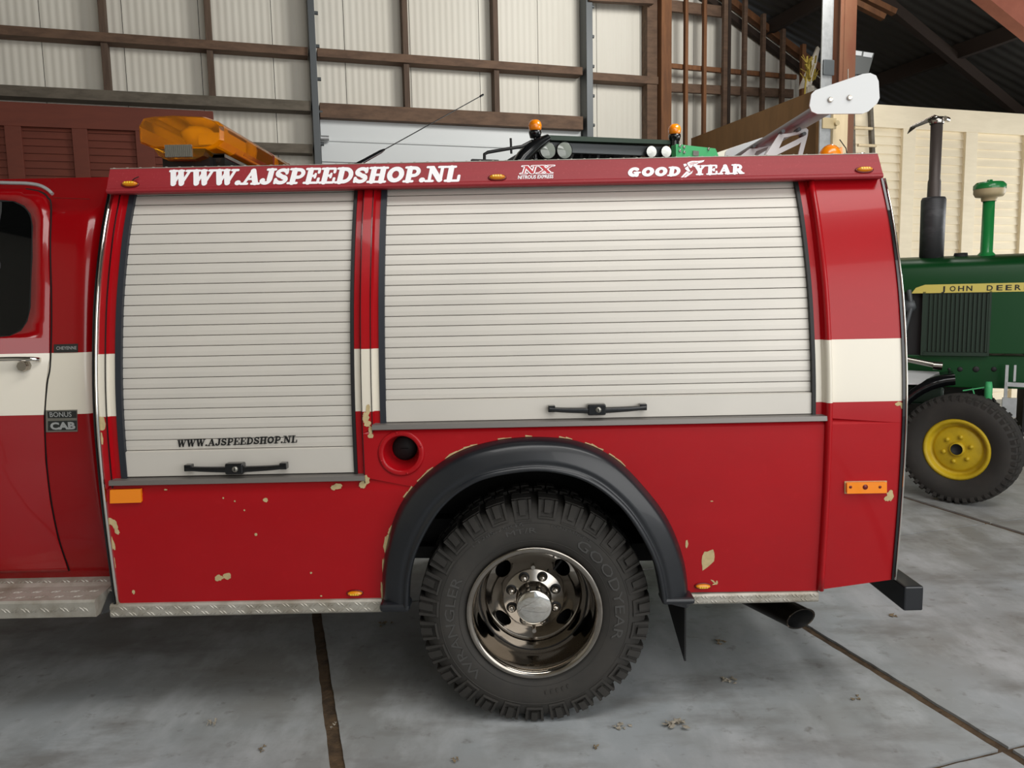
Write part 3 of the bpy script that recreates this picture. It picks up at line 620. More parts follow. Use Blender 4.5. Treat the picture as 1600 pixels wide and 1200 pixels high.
def latch(xa, xb, yy, sh_, rg=.006):
    A_, Bq = S(xa, yy+2), S(xb, yy-2); zc = (A_.z+Bq.z)/2; xc = (A_.x+Bq.x)/2; hw = (Bq.x-A_.x)/2; Y = FY(zc)+.012
    e = empty('latch_handle', (xc, Y, zc-.02), sh_)
    def off(t): return .030+.006*t*t
    mb = MB(); rings = []
    for k in range(17):
        t = -1+k/8; h = .012-.003*abs(t); zz = zc+.0-.004*(1-abs(t))+.004*abs(t)**4; y = Y-.026
        rings.append([Vector((xc+t*hw, y+.006, zz-h)), Vector((xc+t*hw, y-.006, zz-h*.6)), Vector((xc+t*hw, y-.006, zz+h*.6)), Vector((xc+t*hw, y+.006, zz+h))])
    mb.loft(rings, 0, True, True, True)
    for t in (-.95, .95): mb.box((xc+t*hw-.012, Y-.028, zc-.006), (xc+t*hw+.012, Y, zc+.016))
    mb.build('grip', 'gloss_black', e, bevel=.002, recalc=True)
    mb = MB(); mb.box((xc-.034, Y-.034, zc-.019), (xc+.028, Y+.002, zc+.019)); mb.build('lock_body', 'gloss_black', e, bevel=.005)
    mb = MB(); mb.lathe([(0, -.040), (.008, -.040), (.0105, -.036), (.0105, -.03)], (xc+.002, Y, zc), (0, 1, 0), 20); mb.box((xc+.0005, Y-.0415, zc-.005), (xc+.0035, Y-.04, zc+.005), 1); mb.build('lock_cylinder', ['badge', 'black'], e)
latch(292, 448, 731, s1); latch(858, 1008, 639, s2)
# sills
def sill(x0, x1, z1, name='sill_strip'):
    m = MB(); y = FY(z1); m.prism([(x0, y+.02, z1+.012), (x0, y-.012, z1+.008), (x0, y-.014, z1-.008), (x0, y-.001, z1-.012), (x0, y+.02, z1-.012)], (x1-x0, 0, 0)); return m.build(name, 'grey_sill', TK)
sill(px_(173, 756), xf1b+.002, sill1); sill(xf2a-.002, xf2b+.004, sill2)
# ---- fascia
zf0, zf1 = zF-.006, None
yF0 = FY(zF)-.045
P_ = S(770, 293); 
yF1 = FY(zF)+.0
def FF(z): return yF0+(z-zF)*.42
zf1 = S(770, 252, 0, FF).z
fxl0, fxl1 = S(166, 298, 0, FF).x, S(172, 263, 0, FF).x; fxr0, fxr1 = S(1382, 284, 0, FF).x, S(1372, 243, 0, FF).x
fa = MB(); hh = zf1-zF
rings = []
for z, dy, t in ((zF-.004, .05, 0), (zF-.004, .004, 0), (zF+.002, -.001, 0.02), (zF+.010, -.003, .1), (zF+.013, 0, .12), (zf1-.002, 0, 1), (zf1, .004, 1), (zf1, .08, 1)):
    xa, xb = fxl0+(fxl1-fxl0)*t, fxr0+(fxr1-fxr0)*t; y = FF(max(z, zF))+dy; rings.append([Vector((xa, y, z)), Vector((xb, y, z))])
fa.loft(rings, 0, False, False)
for s_i in (0, 1): fa.add([r[s_i] for r in rings], [tuple(range(len(rings)))], 0)
fas = fa.build('roof_fascia', 'fascia_red', TK)
m = MB(); k = 0; x = fxl1+.01
m.box((fxl1, FF(zf1)+.002, zf1), (fxr1, FF(zf1)+.06, zf1+.0025))
random.seed(5)
while x < fxr1-.02:
    m.sphere((x, FF(zf1)+.012, zf1+.0025), .006, .008, .0035, 8, 4); x += .0465
m.build('roof_edge_trim', 'diamond', TK)
# lettering on the fascia (vinyl on the sheet)
def sfas(off): return lambda z: FF(z)-0
wN = stroke_width('WWW.AJSPEEDSHOP.NL', -.02)+.16
dm = decal_map((258, 290.5), (722, 283.5), 24.5, FF, .0016, wN); mb = MB(); stroke_text(mb, 'WWW.AJSPEEDSHOP.NL', dm, .16, 1.08, 0, -.02, 0, .02); mb.build('shop_lettering', 'white', fas, recalc=False)
# tyre maker's wordmark
gA, gB = 979, 1166; uq = (gB-gA)
mb = MB(); h_ = 14.0
w1_ = stroke_width('GOOD', .08); w2_ = stroke_width('YEAR', .02)
d1 = decal_map((980, 276), (1064, 274.6), h_, FF, .0016, w1_); d2 = decal_map((1083, 273.6), (1165, 271.4), 15, FF, .0016, w2_+.1)
stroke_text(mb, 'GOOD', d1, .18, 1.25, 0, .08, 0, .03); stroke_text(mb, 'YEAR', d2, .12, 1.15, 0, .02, 0, .02)
def fpx(P, off=.0016): return [S(x, y, off, FF) for x, y in P]
def Z6(P): return [(940+x/6.154, 240+y/6.154) for x, y in P]
for P in (((770, 250), (762, 228), (792, 195), (822, 165), (850, 190), (880, 160), (868, 190), (800, 235)), ((800, 140), (830, 118), (842, 150), (856, 172), (835, 176), (812, 160)),
          ((786, 100), (812, 96), (822, 112), (795, 128)), ((822, 90), (842, 78), (870, 70), (930, 70), (990, 62), (978, 80), (940, 92), (900, 96), (880, 112), (866, 134), (846, 140), (830, 112)), ((880, 100), (930, 94), (912, 108), (884, 118))):
    q = fpx(Z6(P)); c = sum(q, Vector())/len(q); mb.add(q+[c], [(k, (k+1) % len(q), len(q)) for k in range(len(q))])
for P in (((783, 232), (824, 192)), ((838, 178), (870, 168)), ((828, 112), (850, 138)), ((812, 158), (836, 178)), ((850, 108), (930, 82)), ((846, 96), (900, 80))):
    q = Z6(P); a, b = q; dx, dy = b[0]-a[0], b[1]-a[1]; l = sqrt(dx*dx+dy*dy); n_ = (-dy/l*.35, dx/l*.35); mb.add(fpx([(a[0]+n_[0], a[1]+n_[1]), (b[0]+n_[0], b[1]+n_[1]), (b[0]-n_[0], b[1]-n_[1]), (a[0]-n_[0], a[1]-n_[1])], .0022), [(0, 1, 2, 3)], 1)
mb.build('tyre_brand_lettering', ['white', 'decal_red'], fas, recalc=False)
mb = MB(); wn = stroke_width('NX')+.1; d = decal_map((812, 272), (865, 271), 13, FF, .0016, wn); d_ = decal_map((812, 272), (865, 271), 13, FF, .0023, wn)
stroke_text(mb, 'NX', d, .18, 1.0, 0, .0, 0, .10); stroke_text(mb, 'NX', d_, .18, 1.0, 1, .0, 0, -.06)
dd = decal_map((809, 279.6), (865, 278.2), 5.4, FF, .0016, None); font_text('NITROUS EXPRESS', dd, bold=.025, shear=.2, mb=mb)
mb.build('sticker', ['white', 'decal_red'], fas, recalc=False)
mb = MB(); fs1 = lambda z: FY(z)+.026-.0135
wN = stroke_width('WWW.AJSPEEDSHOP.NL', -.02)+.16
fs2 = lambda z: FY(z)+.026-.0085
d = decal_map((276, 699), (466, 691.5), 11.5, fs2, 0, wN); stroke_text(mb, 'WWW.AJSPEEDSHOP.NL', d, .16, .92, 0, -.02); mb.build('shop_lettering', 'black_text', s1, recalc=False)
# ---- marker lights
def marker(px, py, wpx, hpx, f, parent=TK, off=0, f_n=None):
    c = S(px, py, 0, f); k = S(px+1, py, 0, f).x-c.x; rx, rz = wpx*k/2, hpx*k/2
    sl = (f(c.z+.01)-f(c.z-.01))/.02; ax = Vector((0, -1, sl)).normalized(); zt = Vector((0, sl, 1)).normalized()
    e = empty('marker_light', c, parent)
    def ell(sc, h, n=28): return [c+Vector((1, 0, 0))*cos(2*pi*q/n)*rx*sc[0]+zt*sin(2*pi*q/n)*rz*sc[1]+ax*h for q in range(n)]
    mb = MB(); mb.loft([ell((1.12, 1.25), 0), ell((1.12, 1.22), .004), ell((1, 1), .006), ell((.9, .8), .005)], 0, True); mb.build('gasket', 'dark_red', e)
    mb = MB(); mb.loft([ell((.95, .88), .003), ell((.92, .8), .010), ell((.75, .6), .014), ell((.3, .2), .0155), ell((.01, .01), .0155)], 0, True)
    for q in range(4):
        cc = c+Vector((1, 0, 0))*rx*(-.45+.3*q)+ax*.0155; mb.add([cc+Vector((1, 0, 0))*rx*.1*a+zt*rz*.33*b+ax*.0006 for a, b in ((-1, -1), (1, -1), (1, 1), (-1, 1))], [(0, 1, 2, 3)], 1)
    mb.build('lens', ['amber_lamp', 'lamp_yellow'], e, recalc=False)
    return e
for a in ((204, 288.5, 25, 9.5), (777, 278, 26, 9.5), (1350, 266, 26, 9)): marker(*a, FF)
c = S(205, 281, .004, FF); m = MB(); m.tube([S(207, 282, .006, FF), S(210, 279, .01, FF), S(217, 276, .008, FF)], .0016, 6); m.build('loose_wire', 'black', TK)
for a in ((555, 926, 24, 8.5), (1098, 915, 24, 8.5)): marker(*a, FY)
def flatbox(P, o0, o1, name, mts, bev=.004, parent=TK, f=None):
    q = [S(x, y, o0, f) for x, y in P]; mb = MB(); mb.prism(q, (0, -(o1-o0), 0)); return mb.build(name, mts, parent, bevel=bev)
rf1 = flatbox([(174, 785.5), (223, 784), (222, 763), (174, 764.5)], -.001, .009, 'reflector', 'amber_solid', .004); rf1['label'] = 'orange rectangular reflector'
flatbox([(1319, 771), (1385, 770), (1385, 751), (1319, 752)], 0, .004, 'lamp_gasket', 'chip', .002); sl_ = flatbox([(1321, 770), (1383, 769), (1383, 752), (1321, 753)], .003, .016, 'side_lamp', 'amber_solid', .005)
for x in (1329, 1352, 1375): m = MB(); c = S(x, 761, .016); m.lathe([(0, -.001), (.005 if x != 1352 else .009, -.001), (.005 if x != 1352 else .009, .003)], c, (0, 1, 0), 12); m.build('screw', 'dark_red', sl_)
# ---- filler cup
m = MB(); c = Vector((fc_.x, FY(fc_.z), fc_.z)); k = FR/28
m.lathe([(FR*1.32, -.0), (FR*1.32, -.003), (FR*1.22, -.005), (FR*1.05, -.006), (FR*1.0, -.001), (FR*.95, .01), (FR*.80, .06), (FR*.72, .11), (0, .115)], c, (0, 1, 0), 48)
for a in (20, 100, 200, 285): m.sphere(c+Vector((cos(rad(a))*FR*1.2, -.006, sin(rad(a))*FR*1.2)), .004, .003, .004, 8, 6)
fu = m.build('filler_cup', 'red', TK)
m = MB(); m.lathe([(0, .085), (FR*.6, .085), (FR*.74, .092), (FR*.76, .11)], c, (0, 1, 0), 32); m.box((c.x-.016, c.y+.085, c.z-.004), (c.x+.016, c.y+.1, c.z+.004)); m.build('fuel_cap', 'black', fu, bevel=.003)
# ---- flare over the wheel
N_ = 6
O_ = spline([tuple(S(x, y)) for x, y in arch_o], N_); k_in = .078
I_ = spline([tuple(S(x, y, k_in)) for x, y in arch_i], N_)
def resample(P, n):
    L = [0]
    for a, b in zip(P, P[1:]): L.append(L[-1]+(Vector(b)-Vector(a)).length)
    out = []
    for k in range(n):
        t = L[-1]*k/(n-1); i = max(q for q in range(len(L)-1) if L[q] <= t+1e-9); f = (t-L[i])/((L[i+1]-L[i]) or 1); out.append(Vector(P[i]).lerp(Vector(P[i+1]), min(f, 1)))
    return out
n = 80; O_, I_ = resample(O_, n), resample(I_, n); rings = []
for a, b in zip(O_, I_):
    r_ = [(0, 0, -.004), (.03, 0, .010), (.10, 0, .030), (.17, 0, .046), (.24, 0, .052), (.40, 0, .060), (.62, 0, .070), (.74, 0, .074), (.80, 0, .070), (.86, 0, .076), (.93, 0, .086), (1.0, 0, .084), (1.03, 0, .07), (1.02, 0, .03), (.92, 0, .028), (.86, 0, .05), (.4, 0, .04), (.1, 0, -.004)]
    ring = []
    for t, _, o_ in r_:
        x = a.x+(b.x-a.x)*t; z = a.z+(b.z-a.z)*t; ring.append(Vector((x, FY(z)-o_, z)))
    rings.append(ring)
m = MB(); m.loft(rings, 0, True, True, True)
m.build('wheel_arch_flare', 'flare', TK)
for x in (821, 829, 838): m = MB(); c = S(x, 714, .062); m.sphere(c, .0016, .0016, .0016, 6, 4); m.build('rivet', 'lamp_glass', TK)
# bare screw-foot of the flare at its rear end
m = MB(); Pn = I_[-1]; Po = O_[-1]; m.box((Pn.x-.002, Pn.y-.002, Pn.z-.014), (Po.x+.002, Po.y+.0, Pn.z+.010)); m.build('flare_foot', 'flare', TK, bevel=.01)
m = MB(); Pn = I_[0]; Po = O_[0]; m.box((Po.x+.002, Pn.y, Pn.z-.022), (Pn.x+.006, Po.y, Pn.z+.01)); m.build('flare_foot', 'flare', TK, bevel=.012)
# mud flap
xm = onY(1071, 1000, .0).x; n1 = onY(1073, 948, -.01).z; n2 = onY(1070, 1033, -.01).z
yfar = .46; m = MB(); m.prism([(xm, -.01, n1+.02), (xm, -.01, n2), (xm, .01, n2+.004), (xm, yfar, n1-.055), (xm, yfar, n1+.15), (xm, .045, n1+.15), (xm, .045, n1+.012)], (-.006, 0, 0)); m.build('mud_flap', 'black', TK)
# ---- tread plate strips
def tread(mb, x0, x1, fn, rows, pitch=.032, r=.0034, L=.011, mi=0):
    """raised bars in alternating directions; fn(x, t) -> (point, normal), t in 0..1 across"""
    k = 0; x = x0+pitch/2
    while x < x1-pitch/4:
        for ri, (t, dt) in enumerate(rows):
            sg = 1 if (k+ri) % 2 else -1
            for e in (-.2, .2):
                c, nrm, tv, wd = fn(x+e*pitch, t); d = (Vector((1, 0, 0))*.75+tv*.66*sg).normalized(); q = nrm.cross(d).normalized()
                mb.add([c-d*L, c+q*r, c+d*L, c-q*r, c+nrm*.0022-d*L*.4, c+nrm*.0022+d*L*.4], [(0, 1, 4), (1, 5, 4), (1, 2, 5), (2, 3, 5), (3, 4, 5), (3, 0, 4)], mi, False)
        x += pitch; k += 1
def stripface(x0, x1, ztop, zlow, yo, name, endcut=0):
    y0 = FY(ztop)-yo; mb = MB()
    P = [(y0+.012, ztop+.004), (y0-.004, ztop+.001), (y0-.010, ztop-.006), (y0-.010, zlow+.006), (y0-.006, zlow), (y0+.2, zlow), (y0+.2, zlow+.02)]
    mb.prism([(x0, y, z) for y, z in P], (x1-x0, 0, 0)); 
    tread(mb, x0, x1, lambda x, t: (Vector((x, y0-.010, zlow+(ztop-zlow)*t)), Vector((0, -1, 0)), Vector((0, 0, 1)), 1), [(.28, 0), (.72, 0)])
    return mb.build(name, 'diamond', TK, recalc=False)
zA = S(400, 939).z; zB = S(400, 960).z
stripface(px_(175, 950), px_(598, 950), zA, zB+.006, .004, 'tread_plate_strip'); stripface(px_(1079, 932), px_(1277, 930), S(1180, 926).z, S(1180, 940).z, .002, 'tread_plate_strip')
# ---- exhaust and bumper
ce = onY(1251, 967, .06); cs = onY(1150, 925, .62)
d = (cs-ce).normalized(); m = MB(); ax = Vector((-.62, .62, .18)); cs = ce+ax
dd_ = ax.normalized(); u_ = dd_.cross(ZV).normalized(); v_ = u_.cross(dd_); NC = Vector((.2, -.93, -.34)).normalized()
def pring(r, c, cut): 
    out = []
    for k in range(32):
        o_ = (u_*cos(2*pi*k/32)+v_*sin(2*pi*k/32))*r; out.append(c+o_-(dd_*(o_.dot(NC)/dd_.dot(NC)) if cut else Vector()))
    return out
m.loft([pring(.046, cs, False), pring(.046, ce, True), pring(.0475, ce, True), pring(.042, ce, True)], 0); m.loft([pring(.042, ce, True), pring(.042, cs, False)], 1); m.build('exhaust_pipe', ['pipe', 'black'], TK, recalc=False)
b0, b1 = onY(1412, 955, .03), onY(1442, 918, .03); m = MB(); m.box((b0.x, .03, b0.z), (b1.x+.004, 1.9, b1.z+.004)); m.build('rear_bumper', 'flare', TK, bevel=.006)
for y in (.5, 1.35): m = MB(); m.box((XR-.3, y, b0.z+.01), (b0.x+.01, y+.06, b1.z)); m.build('bumper_bracket', 'dark_frame', TK)
# ============ wheel
def truck_wheel(c, ax, detail):
    """ax points outward (away from the truck)"""
    W_ = empty('wheel', c, TK); R_ = .414; ux = Vector((1, 0, 0)) if abs(ax.x) < .5 else Vector((0, 1, 0)); face = c
    s = -1 if ax.y < 0 else 1
    def P(r, a, h): return c+Vector((cos(a)*r, ax.y*h, sin(a)*r))    # h: outward distance from the face plane
    def lat(mb, prof, n=96, mi=0): 
        mb.add([P(r, 2*pi*k/n, h) for r, h in prof for k in range(n)], [(i*n+k, i*n+(k+1) % n, (i+1)*n+(k+1) % n, (i+1)*n+k) for i in range(len(prof)-1) for k in range(n)], mi, True)
    t = MB(); RR = .238
    lat(t, [(RR-.01, -.03), (RR, -.012), (RR+.012, -.006), (.262, .004), (.285, .010), (.315, .013), (.335, .010), (.352, .004), (.372, -.008), (.392, -.022), (.400, -.04), (.402, -.14), (.400, -.24), (.392, -.26), (.352, -.29), (.31, -.3), (RR, -.27)])
    for r in (.268, .334): lat(t, [(r-.0015, .005 if r < .3 else .0105), (r, .0075 if r < .3 else .0125), (r+.0015, .005 if r < .3 else .0105)])
    nb = 27
    def blk(a0, a1, r0, r1, h0, h1, h0b=None, h1b=None):  # sector block: at r0 heights h0(bottom)/h1(top)
        vs_ = []
        for a in (a0, (a0+a1)/2, a1):
            for r, (hb, ht) in ((r0, (h0, h1)), (r1, (h0 if h0b is None else h0b, h1 if h1b is None else h1b))): vs_ += [P(r, a, hb), P(r, a, ht)]
        t.add(vs_, [(0, 1, 3, 2), (8, 10, 11, 9), (1, 5, 7, 3), (5, 9, 11, 7), (0, 2, 6, 4), (4, 6, 10, 8), (2, 3, 7, 6), (6, 7, 11, 10), (0, 4, 5, 1), (4, 8, 9, 5)])
    st = 2*pi/nb
    for k in range(nb):
        a = k*st+.04; long_ = k % 2; ri = .343 if long_ else .352
        w0 = .36*st
        # shoulder block with two prongs (U-shaped groove)
        blk(a-w0, a+w0, .372, R_-.005, -.05, -.006, -.07, -.020)
        blk(a-w0, a+w0, R_-.016, R_, -.095, -.030)
        blk(a-w0*1.0, a-w0*.72, ri, R_-.003, -.02, .0095, -.03, -.012)
        blk(a+w0*.72, a+w0*1.0, ri, R_-.003, -.02, .0095, -.03, -.012)
        blk(a-w0*.35, a+w0*.35, ri+.018, R_-.003, -.02, .007, -.03, -.012)
        blk(a-w0*1.0, a+w0*1.0, ri-.003, ri+.004, -.01, .0105)
        # crown blocks
        for q, (h0, h1) in enumerate(((-.145, -.105), (-.195, -.155), (-.25, -.205))):
            s_h = .5*st*(q % 2); blk(a+s_h-w0*.9, a+s_h-w0*.05, .395, R_, h0, h1); blk(a+s_h+w0*.12, a+s_h+w0*.95, .395, R_-.002, h0, h1-.006)
    if detail:
        def ring_text(txt, a_mid, span, r, hgt, flip=False):
            def mp(u, v, w_):
                if flip: a = rad(a_mid-span/2+span*u); rr = r+hgt*(1-v)
                else: a = rad(a_mid+span/2-span*u); rr = r+hgt*v
                hh = .0125 if rr < .335 else .0095
                if rr < .28: hh = .0085
                if rr < .268: hh = .006
                return P(rr, a, hh+w_*.02)
            font_text(txt, mp, extrude=.05, bold=.0, mb=t, mi=1, res=2)
        ring_text('WRANGLER', 190, 76, .284, .034); ring_text('GOODYEAR', 20, 78, .284, .034, False)
        ring_text('MT/R', 98, 20, .298, .018); ring_text('LT285/75R16', 113, 34, .325, .012); ring_text('LOAD RANGE D', 66, 26, .322, .010)
        for k in range(5): a = rad(277+k*4); blk(a-.012, a+.012, .285, .300, .008, .0135)
    ty = t.build('tyre', ['rubber', 'rubber_letter'], W_, recalc=False)
    m = MB()
    lat(m, [(.226, -.03), (.238, -.014), (.2435, -.004), (.2425, .003), (.239, .006), (.232, .0055), (.225, .003), (.220, -.003), (.216, -.016), (.213, -.045), (.211, -.075), (.206, -.095), (.203, -.11), (.200, -.16), (.196, -.178), (.188, -.190), (.178, -.196)], 128)
    m.build('rim', 'rim_chrome', W_, recalc=False)
    # disc with hand holes
    def dh(r): 
        t_ = (r-.108)/(.178-.108); return -.152-.044*(1-(1-t_)**2) if t_ > 0 else -.152
    def fm(x, z): r = sqrt(x*x+z*z); return c+Vector((x, ax.y*dh(r), z))
    hl = [circ(cos(rad(a))*.150, sin(rad(a))*.147, .024, 24, .036, rad(a)) for a in (42, 138, 220, 320)]
    rg = [circ(0, 0, r, 64) for r in (.125, .142, .160)]
    ln = [((p[0], p[1]), (q[0], q[1])) for R2 in rg for p, q in zip(R2, R2[1:]+R2[:1])]
    m = region(circ(0, 0, .180, 72), [circ(0, 0, .100, 60)]+hl, ln, fm); m.build('wheel_disc', 'rim_chrome', W_, recalc=False)
    m = MB(); lat(m, [(.2, -.2), (.19, -.27), (0, -.27)], 48); lat(m, [(.198, -.14), (.212, -.14)], 48); m.build('brake_drum', 'black', W_, recalc=False)
    m = MB(); lat(m, [(.112, -.150), (.113, -.142), (.110, -.139), (.068, -.139), (.064, -.135), (.062, -.085), (.058, -.08)], 64); m.build('hub', 'hub_steel', W_, recalc=False)
    m = MB(); lat(m, [(.062, -.10), (.0645, -.060), (.064, -.052), (.061, -.0485), (.045, -.0455), (.03, -.043), (.015, -.0417), (.001, -.0412)], 64); m.build('hub_cap', 'chrome', W_, recalc=False)
    for k in range(8):
        a = 2*pi*(k+.5)/8; q = P(.089, a, -.139); m = MB(); m.lathe([(.0200, 0), (.0200, .0008), (.0135, .0008)], q, ax, 18, 1); m.lathe([(.0135, 0), (.0135, .014), (.012, .021), (.007, .026), (0, .027)], q, ax, 18); m.build('lug_nut', ['hub_steel', 'black'], W_)  # shade of the well round each nut is painted as a black ring
    m = MB(); a = rad(55); m.tube([P(.185, a, -.12), P(.135, a, -.135)], .005, 8); m.build('valve_stem', 'black', W_)
    for a in (90, 270): m = MB(); m.tube([P(.122, rad(a), -.155), P(.122, rad(a), -.125)], .008, 10); m.build('centring_pin', 'hub_steel', W_)
    return W_
cw = onY(835, 952.4, .005); 
truck_wheel(Vector((wx, .012, wz)), Vector((0, -1, 0)), True)
truck_wheel(Vector((wx, 1.93, wz)), Vector((0, 1, 0)), False)
# ============ cab
FC0 = pchip([(.5, .16), (.6, .125), (.8, .085), (1.0, .068), (1.2, .062), (1.32, .066), (1.45, .085), (1.6, .112), (1.75, .15), (1.85, .19)])
xc1 = S(128, 600, 0, FC0).x; CX0 = -3.0
czb = S(60, 905, 0, FC0).z
zcab = [czb+(1.82-czb)*k/26 for k in range(27)]
cr1, cr0 = S(60, 552, 0, FC0).z, S(60, 648, 0, FC0).z
ztop = S(90, 277, -.09, FC0).z
base = [(FC0(z), z) for z in sorted(zcab+[cr0, cr1])]
yE, zE = base[-1]
roofp = [(yE+.012, zE+.03), (yE+.035, zE+.055), (yE+.08, zE+.078), (yE+.16, ztop-.004), (yE+.3, ztop+.012), (.97, ztop+.03)]
half = base+roofp; full = half+[(1.94-y, z) for y, z in reversed(half[:-1])]
m = MB(); rings = []
Xs = [CX0, CX0+.6, CX0+1.2]+[xc1-.03, xc1]; dr_ = .17
for x in Xs: rings.append((x, 0))
for k in range(1, 10): a = pi/2*k/9; rings.append((xc1+.075*sin(a), .30*(1-cos(a))))
V_ = []
for x, ins in rings:
    rr = []
    for y, z in full:
        s_ = 1-ins/.97*1.0; yy = .97+(y-.97)*s_; zz = z if z < 1.5 else 1.5+(z-1.5)*(1-ins*.35)
        rr.append(Vector((x, yy, zz)))
    V_.append(rr)
for r0, r1 in zip(V_, V_[1:]):
    for k in range(len(full)-1):
        zc = (full[k][1]+full[k+1][1])/2; m.add([r0[k], r0[k+1], r1[k+1], r1[k]], [(0, 1, 2, 3)], 1 if cr0 < zc < cr1 else 0, True)
m.add(V_[-1], [tuple(range(len(full)))], 0); m.add(V_[0], [tuple(range(len(full)))], 0)
cabo = m.build('cab', ['cab_red', 'cream'], TK, recalc=True, weld=True)
# door skin with window opening
def C_(px, py): p = S(px, py, 0, FC0); return (p.x, p.z)
dpx = [(-330, 296), (40, 296), (62, 300), (74, 309), (79.5, 330), (79.5, 450), (78.5, 560), (73, 600), (69.5, 650), (72, 720), (79, 780), (91, 840), (104, 880), (108, 892), (-330, 900)]
dO = [C_(*p) for p in dpx]
wpx = [(-330, 313), (5, 313), (25, 315), (40, 322), (50, 335), (53.5, 355), (53, 400), (50, 480), (45, 502), (35, 517), (18, 525), (0, 527), (-330, 530)]
wO = [C_(*p) for p in wpx]
ln = [((CX0-.5, z), (0, z)) for z in zcab+[cr0, cr1]]
m = region(dO, [wO], ln, lambda x, z: Vector((x, FC0(z)-.005, z)), lambda x, z: 1 if cr0 < z < cr1 else 0)
do = m.build('cab_door', ['cab_red', 'cream'], TK, recalc=False)
sd = do.modifiers.new('s', 'SOLIDIFY'); sd.thickness = .004; sd.offset = 0
# black strip painted for the shade in the gap round the door
def offs(P, d):
    out = []; n = len(P)
    for i in range(n):
        a, b, c = Vector(P[i-1]), Vector(P[i]), Vector(P[(i+1) % n]); t = ((b-a).normalized()+(c-b).normalized()).normalized(); out.append((b.x+t.y*d, b.y-t.x*d))
    return out
m = MB(); G = [C_(*p) for p in dpx[1:-1]]
def ribbon(P, w0, w1, f, off, mi=0):
    for i in range(len(P)-1):
        a, b = Vector(P[i]), Vector(P[i+1])
        def nrm(j):
            p, q = Vector(P[max(j-1, 0)]), Vector(P[min(j+1, len(P)-1)]); t = (q-p).normalized(); return Vector((-t.y, t.x))
        na, nb_ = nrm(i), nrm(i+1); q = [a+na*w0, b+nb_*w0, b+nb_*w1, a+na*w1]
        m.add([Vector((p.x, f(p.y)-off, p.y)) for p in q], [(0, 1, 2, 3)], mi)
G = spline(G, 5); ribbon(G, -.001, .0045, FC0, .0008); m.build('door_gap_strip', 'black', TK, recalc=False)
m = region(wO, [], ln, lambda x, z: Vector((x, FC0(z)-.003, z))); m.build('window_glass', 'glass_dark', do, recalc=False)
m = MB(); Wp = spline([C_(*p) for p in wpx], 3); ribbon(Wp, -.006, .001, FC0, .0065); m.build('window_seal', 'black', do, recalc=False)
m = MB(); a, b = C_(2, 315), C_(0, 420); m.bar((a[0], FC0(a[1])-.002, a[1]), (b[0], FC0(b[1])-.002, b[1]), .008, .008); m.build('window_divider', 'black', do)
# drip rail
m = MB(); G = spline([tuple(S(x, y, .012, FC0)) for x, y in ((-330, 276), (-60, 284), (20, 286), (45, 287), (62, 290), (74, 296), (82, 303))], 5); m.tube(G, .0065, 8); m.build('drip_rail', 'galv', TK)
m = MB(); G = [S(x, y, .001, FC0) for x, y in ((83, 309), (140, 311))]; m.tube(G, .0015, 6); m.build('roof_seam', 'dark_red', TK)
# handle
m = MB(); G = spline([tuple(S(x, y, o_, FC0)) for x, y, o_ in ((-60, 562, .012), (-20, 562, .03), (20, 561, .032), (50, 561, .026), (64, 562, .008))], 5); m.loft([[Vector((p[0], p[1]-.006, p[2]-.007)), Vector((p[0], p[1]-.010, p[2]+.0)), Vector((p[0], p[1]-.005, p[2]+.008)), Vector((p[0], p[1]+.006, p[2]+.006)), Vector((p[0], p[1]+.006, p[2]-.006))] for p in G], 0, True, True, True)
ho = m.build('door_handle', 'chrome', do)
m = MB(); c = S(43, 571, .0, FC0); m.lathe([(.0, -.034), (.017, -.034), (.021, -.024), (.018, 0)], c, (0, 1, 0), 8, smooth=False); m.build('push_button', 'hub_steel', ho)
# badges
bo = flatbox([(85, 551), (122, 550), (122, 537), (85, 538)], 0, .003, 'name_badge', 'badge_dark', .001, TK, FC0)
m = MB(); dm_ = decal_map((88, 546.5), (119.5, 545.8), 5, lambda z: FC0(z), .0036, None); font_text('CHEYENNE', dm_, bold=.008, mb=m); m.build('lettering', 'galv', bo, recalc=False)
bo = flatbox([(73, 675), (122, 674), (121, 640), (72.5, 641)], 0, .004, 'name_badge', 'badge', .001, TK, FC0)
flatbox([(75, 653.5), (120, 653), (119.5, 642), (74, 643)], .004, .0045, 'badge_field', 'badge_dark', 0, bo, FC0); flatbox([(75, 673), (120, 672), (120, 657), (75, 658)], .004, .0045, 'badge_field', 'badge_dark', 0, bo, FC0)
m = MB(); font_text('BONUS', decal_map((78, 651.5), (112, 651), 7.5, FC0, .0055, None), bold=.01, mb=m); font_text('CAB', decal_map((79, 671), (118, 670), 11, FC0, .0055, None), bold=.05, mb=m); m.build('lettering', 'galv', bo, recalc=False)
# ---- running board under the cab
xe = onY(150, 955, -.03).x
z0_, z1_ = onY(80, 965, -.03).z, onY(80, 940, -.03).z
yin = .16; zin = onY(80, 908, yin).z
m = MB(); m.prism([(CX0, -.03, z0_), (CX0, -.035, z1_-.004), (CX0, -.028, z1_+.004), (CX0, .08, z1_+.012), (CX0, .10, z1_+.02), (CX0, .115, zin+.012), (CX0, .2, zin+.03), (CX0, .2, z0_)], (xe-CX0, 0, 0))
m.prism([(xe, .06, z1_+.005), (xe, .2, zin+.02), (xe, .2, z0_), (xe, .06, z0_)], (.09, 0, 0))
tread(m, -2.2, xe, lambda x, t: (Vector((x, -.0335, z0_+(z1_-z0_)*t)), Vector((0, -1, 0)), Vector((0, 0, 1)), 1), [(.5, 0)], .034, .0038, .013)
tread(m, -2.2, xe+.0, lambda x, t: (Vector((x, -.02+.1*t, z1_+.004+.008*t)), Vector((0, 0, 1)), Vector((0, 1, 0)), 1), [(.2, 0), (.6, 0)], .034, .0038, .013)
